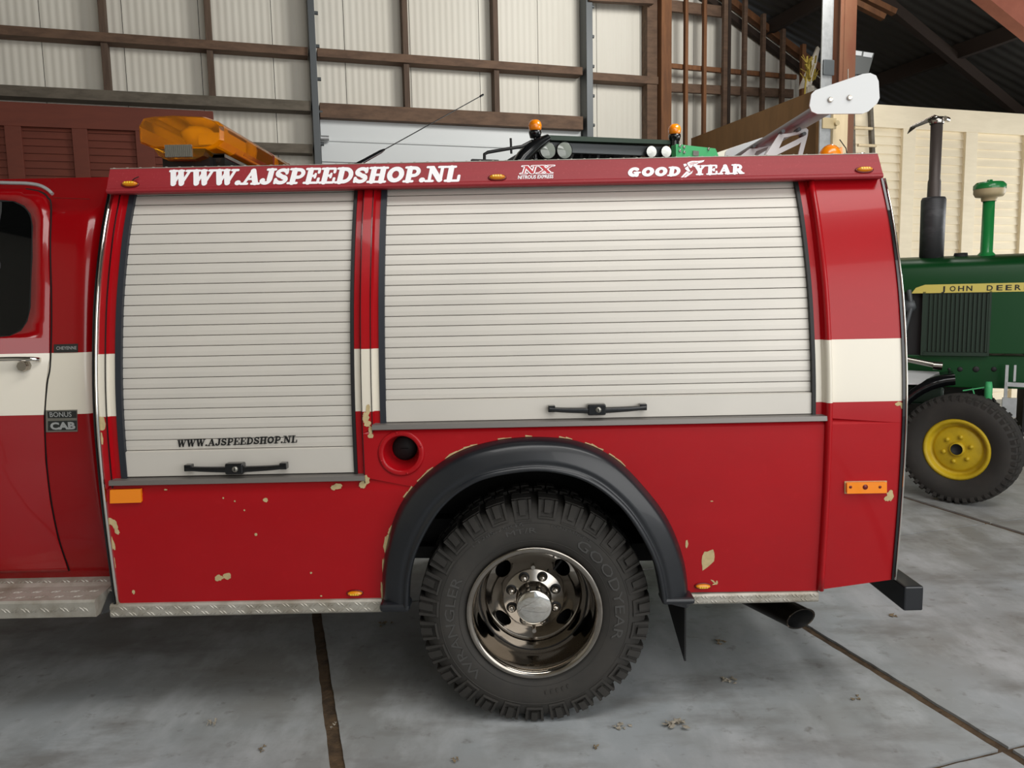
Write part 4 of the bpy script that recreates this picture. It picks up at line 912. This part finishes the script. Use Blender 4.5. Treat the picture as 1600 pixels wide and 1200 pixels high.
tread(m, -2.2, xe+.07, lambda x, t: (Vector((x, .102+.012*t, z1_+.02+(zin-z1_-.008)*t)), Vector((0, -1, .1)).normalized(), Vector((0, 0, 1)), 1), [(.5, 0)], .034, .0038, .013)
rb = m.build('running_board', 'diamond', TK, recalc=False)
m = MB(); m.prism([(xe+.004, -.01, z0_+.0), (xe+.1, -.01+.1, z0_), (xe+.1, .1, zin), (xe+.004, .06, z1_)], (.0, .3, 0)); m.box((xe+.0, .1, z0_), (XL+.02, .4, zin)); m.build('step_bracket', 'black', TK)
yq = .104; marker(93, 918, 24, 11, lambda z: .100)
# ============ roof equipment
# amber light bar across the roof
yb = .34
def R3(x, y, Y): return onY(x, y, Y)
oc = [(213, 196), (220, 184), (236, 181), (270, 179), (318, 181), (338, 188), (347, 196), (347, 219), (338, 227), (322, 232), (238, 231), (215, 222)]
A_ = [R3(x, y, yb) for x, y in oc]; LB = empty('light_bar', (sum(p.x for p in A_)/12, yb+.6, min(p.z for p in A_)-.05), TK); LB['label'] = 'long amber warning light bar'
LEN = 1.25
cx_ = sum(p.x for p in A_)/12; cz_ = sum(p.z for p in A_)/12
def scl(P, k, y): return [Vector((cx_+(p.x-cx_)*k, y, cz_+(p.z-cz_)*k)) for p in P]
for i, (ya, yb2, nm) in enumerate(((yb+.02, yb+.62, 'dome'), (yb+.63, yb+.93, 'dome'), (yb+.94, yb+LEN, 'dome'))):
    m = MB(); 
    rr = [scl(A_, .93, ya-.02), scl(A_, 1.0, ya)] if i == 0 else [scl(A_, 1.0, ya)]
    rr += [scl(A_, 1.0, ya+(yb2-ya)*.5), scl(A_, 1.0, yb2)]
    m.loft(rr, 0, False, True, True); 
    # moulded ribs along the lens
    m.build('lens', 'amber', LB, bevel=.004)
for y in (yb+.625, yb+.935): m = MB(); m.prism(scl(A_, 1.015, y-.006), (0, .012, 0)); m.build('divider_ring', 'dark_red', LB)
m = MB()
for y in (yb+.12, yb+.45, yb+.75, yb+1.05): m.lathe([(.0, cz_-.03), (.045, cz_-.03), (.065, cz_+.02), (.04, cz_+.045), (0, cz_+.045)], (cx_-.01, y, 0), (0, 0, 1), 16)
m.box((cx_+.02, yb+.06, cz_-.035), (cx_+.10, yb+.3, cz_+.01)); m.box((cx_-.12, yb+.2, cz_-.045), (cx_+.12, yb+1.2, cz_-.035)); m.build('rotator', 'lamp_yellow', LB)
lo = [(240, 232), (322, 232), (318, 243), (304, 249), (258, 249), (248, 243)]
A2 = [R3(x, y, yb) for x, y in lo]; m = MB(); m.prism(A2, (0, .10, 0), 0); m.build('end_lens', 'amber', LB, bevel=.004)
m = MB(); gx0, gx1 = R3(260, 240, yb).x, R3(300, 240, yb).x; gz0, gz1 = R3(260, 246, yb).z, R3(260, 227, yb).z
for k in range(14): x = gx0+(gx1-gx0)*k/13; m.box((x-.002, yb-.008, gz0), (x+.002, yb+.002, gz1))
m.box((gx0, yb-.003, gz0), (gx1, yb+.003, gz1)); m.build('speaker_grille', 'badge', LB)
m = MB(); zl = min(p.z for p in A_); m.box((cx_-.02, yb+.08, zl-.085), (cx_+.125, yb+LEN, zl-.004), 0); m.box((cx_-.02, yb+.08, zl-.02), (cx_+.129, yb+LEN, zl-.008), 1); m.box((cx_-.02, yb+.08, zl-.060), (cx_+.129, yb+LEN, zl-.052), 1); m.build('base_channel', ['gloss_black', 'aluminium'], LB)
for y in (yb+.05, yb+1.1): m = MB(); m.box((cx_-.10, y, zt_-.03), (cx_+.08, y+.07, zl-.02)); m.build('mounting_foot', 'black', LB)
# whip aerial
a, b = onY(566, 253, .62), onY(755, 148, 1.25); m = MB(); m.tube([a-(b-a)*.15, a, a+(b-a)*.13, a+(b-a)*.16], [.014, .009, .008, .004], 8); m.tube([a+(b-a)*.15, b], .0022, 6); m.tube([b-(b-a)*.03, b], .005, 6); m.lathe([(.03, 0), (.02, .03), (.0, .04)], (a-(b-a)*.15)-Vector((0, 0, .02)), (0, 0, 1), 12); m.build('aerial', 'gloss_black', TK)
# rear wing: end plates, foil, cut-out stays
wy = .36
ep = [(1285, 137), (1348, 115.5), (1360, 114), (1369, 118), (1373, 127), (1374.5, 153), (1371, 161), (1357, 174), (1348, 177.5), (1277, 178), (1268, 174), (1265, 165), (1268, 147), (1274, 141)]
WG = empty('rear_wing', (onY(1320, 150, wy+.6).x, wy+.7, zt_), TK); WG['label'] = 'white and bare aluminium wing on the box roof'
E_ = [onY(x, y, wy) for x, y in ep]; m = MB(); m.prism(E_, (0, .008, 0)); m.build('end_plate', 'white_plastic', WG, bevel=.002)
m = MB(); m.prism([p+Vector((0, 1.15, 0)) for p in E_], (0, .008, 0)); m.build('end_plate', 'white_plastic', WG, bevel=.002)
for x, y in ((1297, 156), (1327, 153)):
    c = onY(x, y, wy); m = MB(); m.lathe([(.009, 0), (.011, -.004), (.008, -.009), (0, -.010)], c, (0, 1, 0), 6, smooth=False); m.tube([c, c+Vector((0, .05, 0))], .004, 6); m.build('bolt', 'hub_steel', WG)
le, te = onY(1272, 174, wy+.01), onY(1362, 122, wy+.01); dch = te-le; ch = dch.length; dch.normalize(); nn = Vector((0, 1, 0)).cross(dch).normalized()
if nn.z < 0: nn = -nn
foil = []
for t, th in [(0, 0), (.03, .022), (.12, .03), (.35, .02), (.7, .004), (1, -.0)]: foil.append(le+dch*ch*t+nn*(th-.03*sin(pi*t)))
for t, th in [(1, -.004), (.7, -.01), (.35, -.012), (.12, -.008), (.03, -.006)]: foil.append(le+dch*ch*t+nn*(th-.03*sin(pi*t)))
m = MB(); m.loft([[p+Vector((0, y, 0)) for p in foil] for y in (0, .4, .8, 1.14)], 0, True, True, True); m.build('wing_foil', 'wing_alu', WG)
def stay(Y, P, holes_):
    O2 = [tuple(onY(x, y, Y))[::2] for x, y in P]; H2 = [[tuple(onY(x, y, Y))[::2] for x, y in h] for h in holes_]
    m = region(O2, H2, [], lambda x, z: Vector((x, Y, z)), smooth=False); o = m.build('stay', 'white_plastic', WG, recalc=True); s = o.modifiers.new('s', 'SOLIDIFY'); s.thickness = .008; return o
stay(.62, [(1193, 247), (1213, 216), (1218, 209), (1226, 209), (1236, 208), (1250, 203), (1260, 200), (1263, 203), (1262, 212), (1252, 250), (1190, 250)], [[(1217, 232), (1225, 215), (1252, 209), (1255, 213), (1247, 217)], [(1212, 243), (1247, 226), (1252, 222), (1247, 243), (1246, 248), (1210, 248)]])
stay(1.05, [(1148, 250), (1164, 238), (1172, 232), (1182, 232), (1200, 224), (1212, 220), (1213, 224), (1200, 240), (1197, 250)], [[(1176, 246), (1182, 236), (1201, 229), (1192, 246)]])
for x, y, Y in ((1222, 206, .61), (1247, 203, .61), (1255, 210, .61), (1177, 229, 1.04), (1197, 223, 1.04)): m = MB(); c = onY(x, y, Y); m.tube([c-Vector((0, .015, 0)), c+Vector((0, .03, 0))], .008, 8); m.build('stay_bolt', 'steel_dark', WG)
m = MB(); c = onY(1297, 243, .33); m.sphere((c.x, c.y, c.z-.01), .042, .04, .05, 20, 12); m.prism([c+Vector((-.04, -.02, -.02)), c+Vector((.04, -.02, -.02)), c+Vector((.036, -.02, .028))], (0, .04, 0)); m.build('roof_beacon', 'amber_solid', TK)
m = MB(); c = onY(1346, 243, .33); m.sphere((c.x, c.y, c.z-.01), .03, .03, .02, 16, 8); m.build('roof_vent', 'gloss_black', TK)
m = MB(); a, b = onY(1312, 218, .5), onY(1324, 246, .5); m.tube([a, a.lerp(b, .5)+Vector((.01, 0, 0)), b], .002, 5); m.build('cable', 'black', TK); m = MB(); m.tube([onY(1325, 135, wy+.05), onY(1325, 108, wy+.05)], .002, 5); m.build('rod', 'hub_steel', TK)
# ============================================================ GREEN TRACTOR AT RIGHT (nose to the left, behind the truck)
JA = rad(-26); JX = Vector((cos(JA), sin(JA), 0)); JN = Vector((sin(JA), -cos(JA), 0))   # JX to its rear (right), JN out of its near side
WC = onY(1500, 702, 2.82); WC.z = .392; WR = .392
JO = Vector((WC.x, WC.y, 0))-JN*.62      # centre line under the front axle
JM = Matrix(((JX.x, -JN.x, 0, JO.x), (JX.y, -JN.y, 0, JO.y), (0, 0, 1, 0), (0, 0, 0, 1)))   # local: x rear, y away, z up
def jl(px, py, y):   # sight line onto the tractor's plane at local y
    c = (JM @ Vector((0, y, 0))).dot(JN); d = ray(px, py); P = CAM + d*((c-CAM.dot(JN))/d.dot(JN)); Q = P-JO; return Q.dot(JX), P.z
HW = .24
tr = empty('tractor', JO); tag(tr, 'old green farm tractor with yellow wheel before the cream partition', 'tractor')
def J(): return MB(JM)
x0, zt = jl(1380, 405, -HW); x1 = x0+2.6; zt = jl(1500, 404, -HW)[1]
zs = jl(1500, 455, -HW)[1]; zb = jl(1500, 556, -HW)[1]; zf = jl(1500, 600, -HW)[1]
m = J(); prof = [(-HW, zs), (-HW, zt-.07), (-HW+.02, zt-.03), (-HW+.07, zt), (0, zt+.03), (HW-.07, zt), (HW-.02, zt-.03), (HW, zt-.07), (HW, zs)]
xf = jl(1395, 430, -HW)[0]
m.loft([[(x, y*k+0, z if z < zt-.08 or k == 1 else z-.02) for y, z in prof] for x, k in ((xf-.12, .86), (xf-.06, .97), (xf, 1), (x1, 1))], 0, True, False); m.add([(xf-.12, y*.86, z-.02 if z > zt-.08 else z) for y, z in prof], [tuple(range(9))])
m.build('hood', 'green', tr)
# side panels below the stripe
xa, xb, xc = jl(1443, 500, -HW)[0], jl(1546, 500, -HW)[0], jl(1680, 500, -HW)[0]
m = J(); m.box((xb, -HW, zb+.02), (x1, -HW+.02, zs)); m.box((xb, HW-.02, zb+.02), (x1, HW, zs)); m.build('side_panel', 'green', tr, bevel=.004)
m = J(); m.box((xa-.17, -HW+.06, zb), (xb, HW-.06, zs)); m.build('radiator_core', 'black', tr)
g = J(); n = 15
for k in range(n): x = xa+(xb-xa)*(k+.5)/n; g.box((x-.006, -HW, zb+.03), (x+.006, -HW+.02, zs-.02))
g.box((xa, -HW+.015, zb+.02), (xb, -HW+.03, zs))
g.box((xa-.012, -HW-.004, zb), (xa+.008, -HW+.025, zs)); g.box((xb-.008, -HW-.004, zb), (xb+.008, -HW+.025, zs)); g.box((xa, -HW-.004, zb), (xb, -HW+.025, zb+.025))
g.build('side_grille', 'green_dark', tr)
m = J(); m.box((xa-.4, -HW+.02, zb), (xa-.16, HW-.02, zs)); m.build('nose', 'green_dark', tr, bevel=.02)
m = J(); m.box((xa-.45, -.2, zf-.03), (x1, .2, zb-.0)); 
for x, r_ in ((1483, .012), (1500, .02), (1525, .024), (1553, .02)):
    q = jl(x, 577, -.2); m.lathe([(0, -.004), (r_, -.004), (r_, .01)], (q[0], -.2, q[1]), (0, 1, 0), 14, 1)
m.build('frame_rail', ['green', 'black'], tr, bevel=.006)
m = J(); m.box((xb+.25, -.16, .45), (x1, .16, zb)); m.tube([(xb+.4, -.2, .62), (x1, -.2, .62)], .05, 10); m.box((xb+.3, -.22, zf-.2), (xb+.55, -.1, zf-.02)); m.build('engine_block', 'dark_frame', tr)
# yellow stripe with lettering
a, za = jl(1424, 455, -HW-.004); b, zb2 = jl(1444, 442, -HW-.004)
zlo, zhi = jl(1510, 457, -HW)[1], jl(1510, 443.5, -HW)[1]
st = J(); st.prism([(a, -HW-.004, zlo), (x1, -HW-.004, zlo), (x1, -HW-.004, zhi), (a+.09, -HW-.004, zhi), (a+.03, -HW-.004, (zlo+zhi)/2+.01)], (0, .006, 0)); sto = st.build('name_stripe', 'stripe_yellow', tr)
lt = J(); la, lb = jl(1471, 451, -HW-.005)[0], jl(1600, 455, -HW-.005)[0]
zl0, zl1 = zlo+.012, zhi-.014; h = zl1-zl0
slots = [(c, la+(1471+q-1471)*(lb-la)/129) for c, q in zip('JOHN', (0, 13.5, 27, 40))]+[(c, la+q*(lb-la)/129) for c, q in zip('DEERE', (72, 87, 101, 115, 129))]
for c, x in slots:
    font_text(c, lambda u, v, w_, x=x, c=c: (x+u*(.024 if c == 'J' else .038), -HW-.0055-w_*0, zl0+v*h), bold=.02, mb=lt, mi=0)
lt.build('lettering', 'black_text', sto, recalc=False)
# stacks on the hood
q = jl(1455, 405, 0); xm = jl(1455, 404, 0.0)[0]; z1 = jl(1456, 309, 0)[1]; z2 = jl(1461, 190, 0)[1]
m = J(); m.lathe([(0, zt-.02), (.085, zt-.02), (.088, z1-.02), (.08, z1), (0, z1)], (xm, 0, 0), (0, 0, 1), 28); mu = m.build('muffler', 'muffler', tr)
m = J(); m.lathe([(.048, z1-.02), (.046, z1+.12), (.04, z1+.14), (.042, z2), (.036, z2), (.034, z1)], (xm, 0, 0), (0, 0, 1), 24); m.build('exhaust_pipe', 'stack_pipe', mu)
m = J(); m.lathe([(0, z2+.03), (.05, z2+.028), (.056, z2+.0), (.05, z2-.02)], (xm+.0, 0, 0), (0, 0, 1), 20); m.prism([(xm-.02, -.045, z2+.035), (xm-.18, -.03, z2-.03), (xm-.2, 0, z2-.075), (xm-.14, 0, z2-.03), (xm-.06, .03, z2-.0), (xm+.03, .03, z2+.03)], (.0, .02, .012)); m.tube([(xm+.05, -.03, z2+.01), (xm+.075, .03, z2+.01)], .02, 10); m.build('rain_cap', 'hub_steel', mu)
xi = jl(1541, 400, 0)[0]; zi = jl(1550, 308, 0)[1]; zi2 = jl(1550, 285, 0)[1]
m = J(); m.lathe([(.075, zt), (.06, zt+.03), (.042, zt+.05), (.04, zi), (0, zi)], (xi, 0, 0), (0, 0, 1), 24); it = m.build('air_intake', 'green_stack', tr)
m = J(); zm = zi+(zi2-zi)*.55
m.lathe([(.05, zi-.03), (.055, zi), (.092, zi+.004), (.106, zi+.03), (.106, zm)], (xi, 0, 0), (0, 0, 1), 28, 1); m.lathe([(.109, zm), (.109, zi2-.02), (.09, zi2), (.02, zi2+.006), (.018, zi2+.02), (0, zi2+.02)], (xi, 0, 0), (0, 0, 1), 28, 0); m.build('precleaner', ['green_stack', 'tan_cap'], it)
m = J(); xq = jl(1501, 403, 0)[0]; m.lathe([(0, zt+.05), (.045, zt+.05), (.05, zt+.02), (.05, zt)], (xq, 0, 0), (0, 0, 1), 20); m.build('radiator_cap', 'dark_frame', tr)
# linkage, hydraulics and small fittings
m = J(); a, z = jl(1400, 558, -HW-.08); b, zz = jl(1465, 571, -HW-.08); m.tube([(a, -HW-.08, z), (b, -HW-.08, zz)], .022, 12); m.tube([(b-.03, -HW-.08, zz), (b+.03, -HW-.08, zz-.004)], .032, 12); m.build('hydraulic_cylinder', 'hub_steel', tr)
m = J(); a, z = jl(1400, 590, -HW-.05); b, zz = jl(1474, 602, -HW-.05); m.box((a-.3, -HW-.14, zz-.14), (b, -HW+.1, zz)); m.build('side_bracket', 'green_dark', tr, bevel=.02)
m = J(); m.prism([(a-.2, -HW-.2, zz+.015), (b-.02, -HW-.2, zz+.015), (b-.03, -HW+.0, zz+.085), (a-.2, -HW+.0, zz+.10)], (0, 0, .012)); m.build('step_plate', 'white_plastic', tr)
m = J(); q = jl(1419, 478, -HW-.02); m.lathe([(.03, -.04), (.05, -.02), (.05, .03), (.03, .05)], (q[0], -HW-.02, q[1]), (1, 0, .3), 14); m.tube([(q[0], -HW-.03, q[1]+.12), (q[0]+.02, -HW-.05, q[1]), (q[0]-.03, -HW-.02, q[1]-.25)], .018, 8); m.build('alternator', 'steel_dark', tr)
m = J(); a, z = jl(1544, 618, -.45); m.lathe([(.0, z+.1), (.02, z+.1), (.026, z+.06), (.026, z-.02), (.016, z-.05), (.016, z-.14)], (a, -.45, 0), (0, 0, 1), 12); m.bar((a-.02, -.45, z+.06), (a-.16, -.45, z+.03), .008, .008); m.bar((a-.1, -.45, z+.05), (a-.06, -.45, z-.08), .008, .008); m.build('steering_knuckle', 'mint', tr)
m = J(); a, z = jl(1572, 600, -.3); m.bar((a, -.3, z+.14), (a, -.3, z-.24), .02, .02); m.bar((a+.05, -.3, z+.14), (a+.05, -.3, z+.02), .015, .015); m.bar((a, -.3, z+.0), (a+.6, -.3, z-.02), .03, .03); m.box((a-.02, -.32, z-.24), (a+.07, -.3, z-.1)); m.build('lever_bracket', 'galv', tr)
m = J(); m.bar((0, -.45, .42), (0, .5, .42), .09, .1); m.bar((-.1, -.2, .5), (.1, .2, .5), .2, .2); m.build('front_axle', 'green_dark', tr, bevel=.01)
# rear wheels stand out of the frame on the right but carry the tractor
def farm_wheel(c, R_, W_, rr, yaw, nl, parent, tyre='rubber', rimm='yellow', detail=True):
    ax = Vector((sin(yaw), -cos(yaw), 0)); ux = Vector((cos(yaw), sin(yaw), 0))
    wh = empty('wheel', c, parent)
    m = MB(); h = W_/2
    m.lathe([(rr, h*.72), (rr+.03, h*.86), (R_*.72, h*.99), (R_*.86, h*.98), (R_*.945, h*.8), (R_*.97, h*.5), (R_*.975, 0), (R_*.97, -h*.5), (R_*.945, -h*.8), (R_*.86, -h), (R_*.72, -h), (rr+.03, -h*.86), (rr, -h*.72)], c, ax, 72)
    for k in range(nl):
        a = 2*pi*k/nl
        for sgn in (1, -1):
            aa = a+(pi/nl if sgn < 0 else 0)
            for (ha, hb, r0, r1) in ((.45, .84, R_*.96, R_), (.80, .95, R_*.87, R_*.975)):
                c8 = []
                for hh, rt in ((ha, r1), (hb, r1 if r0 > R_*.9 else R_*.965)):
                    for dr_, da in ((0, -.42), (0, .42)):
                        for rad_ in (r0, rt if hh == ha else rt*.985):
                            an = aa+da*2*pi/nl*.62+(.0 if hh == ha else .0); c8.append(c+(ux*cos(an)+ZV*sin(an))*rad_+ax*sgn*h*hh)
                m.add(c8, [(0, 1, 3, 2), (4, 6, 7, 5), (1, 5, 7, 3), (0, 2, 6, 4), (0, 4, 5, 1), (2, 3, 7, 6)])
    for hh in (-.22, -.0, .22): m.lathe([(R_*.97, h*(hh-.07)), (R_, h*(hh-.06)), (R_, h*(hh+.06)), (R_*.97, h*(hh+.07))], c, ax, 72)
    m.build('tyre', tyre, wh)
    m = MB(); m.lathe([(rr*.99, h*.70), (rr+.012, h*.80), (rr-.004, h*.84), (rr-.018, h*.74), (rr-.02, h*.45), (rr*.80, h*.3), (rr*.76, h*.42), (rr*.7, h*.5), (rr*.3, h*.5), (.03, h*.5)], c, ax, 48)
    m.lathe([(rr*.99, -h*.70), (rr+.012, -h*.80), (rr-.02, -h*.74), (rr-.02, h*.45)], c, ax, 48); m.build('rim', rimm, wh)
    m = MB(); m.lathe([(rr*.25, h*.48), (rr*.24, h*.66), (rr*.19, h*.68)], c, ax, 20, 0); m.lathe([(rr*.19, h*.68), (rr*.17, h*.56), (0, h*.55)], c, ax, 20, 1)
    m.build('hub', [rimm, 'dark_frame'], wh)
    for k in range(6):
        a = 2*pi*k/6+.3; p = c+(ux*cos(a)+ZV*sin(a))*rr*.44+ax*h*.5; m = MB(); m.lathe([(.016, 0), (.016, .016), (.0, .018)], p, ax, 6); m.build('lug_nut', rimm, wh)
    return wh
fwx = farm_wheel(WC, WR, .24, .208, rad(-46), 46, tr)
# two bright worn edges on the near rim
m = MB()
far = Vector((WC.x, WC.y, 0))-JN*1.24; far.z = WR; farm_wheel(far, WR, .21, .212, rad(-14), 46, tr)
rc = JM @ Vector((2.35, -.8, .78)); farm_wheel(rc, .78, .42, .42, JA, 24, tr); rc = JM @ Vector((2.35, .8, .78)); farm_wheel(rc, .78, .42, .42, JA, 24, tr)
m = J(); m.bar((2.35, -.7, .78), (2.35, .7, .78), .2, .2); m.box((1.9, -.25, .6), (2.7, .25, 1.25)); m.build('rear_axle', 'green', tr, bevel=.02)
m = J(); pts = []
for k in range(15):
    a = rad(195-100*k/14); pts.append((a))
fc = JM.inverted() @ WC
m.loft([[(fc.x+cos(a)*R_, fc.y+.02+dy, WR+.02+sin(a)*R_) for R_, dy in ((.42, .10), (.49, .10), (.50, .36), (.44, .36))] for a in pts], 0, True, True, True); m.build('mudguard', 'gloss_black', tr)

# ============================================================ GREEN CAB TRACTOR BEHIND THE TRUCK
CV = 5.35
ct = empty('cab_tractor', B(2.5, CV+.9, 0)); tag(ct, 'large green tractor behind the truck, only its cab roof and beacons showing', 'tractor')
Pq = lambda x, y, v=CV: onV(x, y, v)
uL, zL = Pq(812, 252); uR, zR = Pq(1053, 246); zt1 = Pq(880, 212)[1]
def K(): return MB(BM)
uA = Pq(858, 214)[0]; zR1 = Pq(1050, 219)[1]
m = K(); m.prism([(Pq(848, 217)[0], CV, Pq(848, 217)[1]), (uA, CV, zt1), (uR, CV, zR1), (uR, CV, zR1-.045), (uA+.02, CV, zt1-.05), (Pq(852, 221)[0], CV, Pq(852, 221)[1])], (0, 1.7, 0)); m.build('roof', 'green_dark', ct, bevel=.01)
m = K(); G_ = [Pq(x, y) for x, y in ((806, 262), (816, 246), (828, 234), (842, 224), (856, 216))]; m.tube([(a, CV-.03, z) for a, z in G_], [.07, .075, .075, .06, .04], 12); m.build('roof_duct', 'gloss_black', ct)
m = K(); m.box((uA-.1, CV+.06, zt1-.16), (uR, CV+.12, zt1-.06)); m.build('roof_lining', 'steel_dark', ct)
m = K(); random.seed(3)
m.box((uL+.15, CV+.5, 1.2), (uR-.1, CV+1.6, zt1-.1)); m.build('cab_interior', 'black', ct)
for x0_, x1_ in ((-.02, .05), (1.42, 1.5)):
    m = K(); m.box((uL+.25+x0_, CV+.1, 1.2), (uL+.25+x1_, CV+.18, zt1-.1)); m.build('cab_post', 'gloss_black', ct)
for x, y, r_, mm in ((856, 235, .085, 'badge_dark'), (882, 235, .085, 'badge_dark'), (1018, 237, .062, 'lamp_glass'), (1041, 237, .062, 'lamp_glass')):
    a, z = Pq(x, y, CV-.02); L_ = empty('work_lamp', B(a, CV-.02, z), ct)
    m = K(); m.lathe([(0, .11), (r_*.7, .1), (r_, .04), (r_*1.08, 0), (r_*.98, -.004)], (a, CV-.02, z), (0, 1, 0), 24); m.build('lamp_housing', 'gloss_black', L_)
    m = K(); m.lathe([(r_*.98, -.003), (r_*.5, -.012), (0, -.016)], (a, CV-.02, z), (0, 1, 0), 24); m.build('lens', mm if mm != 'badge_dark' else 'lamp_grey', L_)
for k in range(9):
    a = uA+.35+k*.1; m = K(); m.bar((a, CV+.2, zt1-.12), (a+random.uniform(-.15, .2), CV+.4, zL-.15), .03, .03); m.build('cab_lever', 'steel_dark' if k % 3 == 0 else 'dark_frame', ct)
for x, y, yb in ((836, 200, 232), (1054, 206, 246)):
    a, z = Pq(x, y); r0 = empty('beacon', B(a, CV, z), ct)
    m = K(); m.lathe([(.0, z-.035), (.05, z-.035), (.066, z-.01), (.07, z+.025), (.062, z+.055), (.04, z+.078), (0, z+.086)], (a, CV, 0), (0, 0, 1), 20); m.build('lens', 'amber_solid', r0)
    m = K(); zz = Pq(x, yb)[1]; m.lathe([(.0, z-.1), (.055, z-.1), (.068, z-.05), (.066, z-.03), (0, z-.03)], (a, CV, 0), (0, 0, 1), 20); m.tube([(a, CV, zz-.1), (a, CV, z-.1)], .02 if x < 900 else .05, 10); m.build('base', 'gloss_black', r0)
m = K(); pts = [Pq(x, y, CV-.1) for x, y in ((757, 250), (757, 241), (762, 238), (785, 234), (815, 229))]; m.tube([(a, CV-.1, z) for a, z in pts]+[(Pq(832, 220)[0], CV, Pq(832, 220)[1])], .017, 8)
a, z = Pq(798, 216, CV-.1); a2, z2_ = Pq(799, 240, CV-.1); m.tube([(a, CV-.1, z), (a2, CV-.1, z2_)], .012, 6); a, z = Pq(757, 250, CV-.1); m.box((a-.14, CV-.14, z-.25), (a+.14, CV-.08, z)); m.build('mirror_arm', 'black', ct)
m = K(); m.box((uL+.1, CV+.1, .7), (uR-.05, CV+1.6, 1.25)); m.box((uL+.3, CV+1.5, .8), (uL+1.2, CV+3.0, 1.5)); m.build('body', 'green_dark', ct, bevel=.03)
for u_, v_, R_ in ((uL+.15, CV+1.1, .8), (uR-.2, CV+1.1, .8), (uL+.1, CV+2.7, .55), (uR-.3, CV+2.7, .55)):
    c = B(u_, v_, R_); farm_wheel(c, R_, .4, R_*.55, TH+pi/2, 22, ct)
# mint green machine side beside it
m = K(); v1 = 4.45; P = [onV(x, y, v1) for x, y in ((1056, 225), (1118, 232), (1130, 262), (1056, 262))]; m.prism([(P[0][0], v1, P[0][1]), (P[1][0], v1, P[1][1]), (P[2][0], v1, P[2][1]), (P[2][0]-.1, v1, .7), (P[3][0]+.05, v1, .7)], (0, .09, 0), 0)
m2 = [onV(x, y, v1-.01) for x, y in ((1083, 235), (1092, 236), (1092, 244), (1083, 243))]; m.prism([(a, v1-.01, z) for a, z in m2], (0, .02, 0), 1)
for x, y in ((1062, 228), (1069, 230), (1062, 236), (1069, 238), (1107, 233)): a, z = onV(x, y, v1); m.lathe([(0, -.01), (.015, -.01), (.015, .01)], (a, v1, z), (0, 1, 0), 8, 1)
a0, z0_ = P[3]; m.box((a0+.02, v1+.02, 0), (a0+.1, v1+.08, z0_+.05), 0); m.box((a0+.3, v1+.02, 0), (a0+.38, v1+.08, z0_+.05), 0)
P = [onV(x, y, v1+.3) for x, y in ((1112, 246), (1122, 238), (1166, 223), (1185, 244), (1180, 262), (1120, 262))]
tag(m.build('seed_hopper', ['mint', 'badge'], bevel=.006), 'mint green steel machine body behind the truck roof, right of the beacons', 'machine')
m = K(); m.prism([(a, v1+.3, z) for a, z in P[:5]]+[(P[4][0]+.02, v1+.3, .0), (P[5][0]+.02, v1+.3, .0), (P[5][0], v1+.3, P[5][1])], (0, .4, 0), 0)
tag(m.build('white_sack', 'cream', bevel=.01), 'off white bulk sack showing between the mint green machine and the wing', 'sack')
# ============================================================ LITTER ON THE FLOOR
random.seed(11)
def litter(px, py, sx, sz, n, mm, name, label, cat, group=None, spread=1.0):
    c = onZ(px, py, 0.004); m = MB()
    for k in range(n):
        dx, dy = random.gauss(0, sx*.35), random.gauss(0, sx*.28); a = random.uniform(0, 6.28); l = sx*random.uniform(.18, .42); P = []
        zz = .001+random.uniform(0, sz*.5)
        for q in range(7):
            an = a+q*2*pi/7; rr = l*(.5+.5*random.random())*(1 if q % 2 else .55); P.append((c.x+dx+cos(an)*rr, c.y+dy+sin(an)*rr, zz+random.uniform(0, sz)))
        ctr = (c.x+dx, c.y+dy, zz+sz*.6); m.add(P+[ctr], [(q, (q+1) % 7, 7) for q in range(7)])
    o = m.build(name, mm, recalc=False); s = o.modifiers.new('s', 'SOLIDIFY'); s.thickness = .0012; tag(o, label, cat, group); return o
litter(333, 1131, .035, .018, 5, 'leaf', 'dry_leaf', 'pale crumpled dry leaf alone on the slab at lower left', 'leaf')
litter(406, 1171, .03, .008, 4, 'leaf_brown', 'dry_leaf', 'flat torn leaf near the bottom edge, left of the floor joint', 'leaf')
litter(520, 1135, .02, .012, 4, 'leaf', 'dry_leaf', 'tiny pale leaf lying in the left floor joint', 'leaf')
litter(1056, 1132, .06, .012, 12, 'leaf', 'leaf_debris', 'cluster of pale leaf crumbs on the slab below the mud flap', 'debris')
litter(976, 1135, .045, .008, 6, 'leaf', 'leaf_debris', 'small crumbled leaf right of the tyre, left of the larger cluster', 'debris')
litter(935, 1170, .025, .01, 4, 'leaf_brown', 'dry_leaf', 'small leaf scrap below the tyre near the bottom edge', 'leaf')
litter(1127, 1003, .045, .008, 6, 'leaf_brown', 'leaf_debris', 'brown leaf crumbs just right of the mud flap tip', 'debris')
litter(1140, 1062, .05, .006, 7, 'leaf', 'leaf_debris', 'faint pale scraps on the slab between mud flap and exhaust', 'debris')
litter(1338, 1092, .035, .006, 5, 'leaf_brown', 'leaf_debris', 'dark crumbs left of the wide floor joint at lower right', 'debris')
litter(1398, 962, .04, .006, 5, 'leaf_brown', 'leaf_debris', 'dark scraps on the floor just below the rear bumper end', 'debris')
litter(715, 1187, .03, .01, 4, 'leaf_brown', 'dry_leaf', 'curled brown leaf at the bottom edge beside the left joint', 'leaf')
litter(600, 975, .05, .006, 6, 'leaf_brown', 'leaf_debris', 'dark leaf litter on the floor under the truck near the flare end', 'debris')
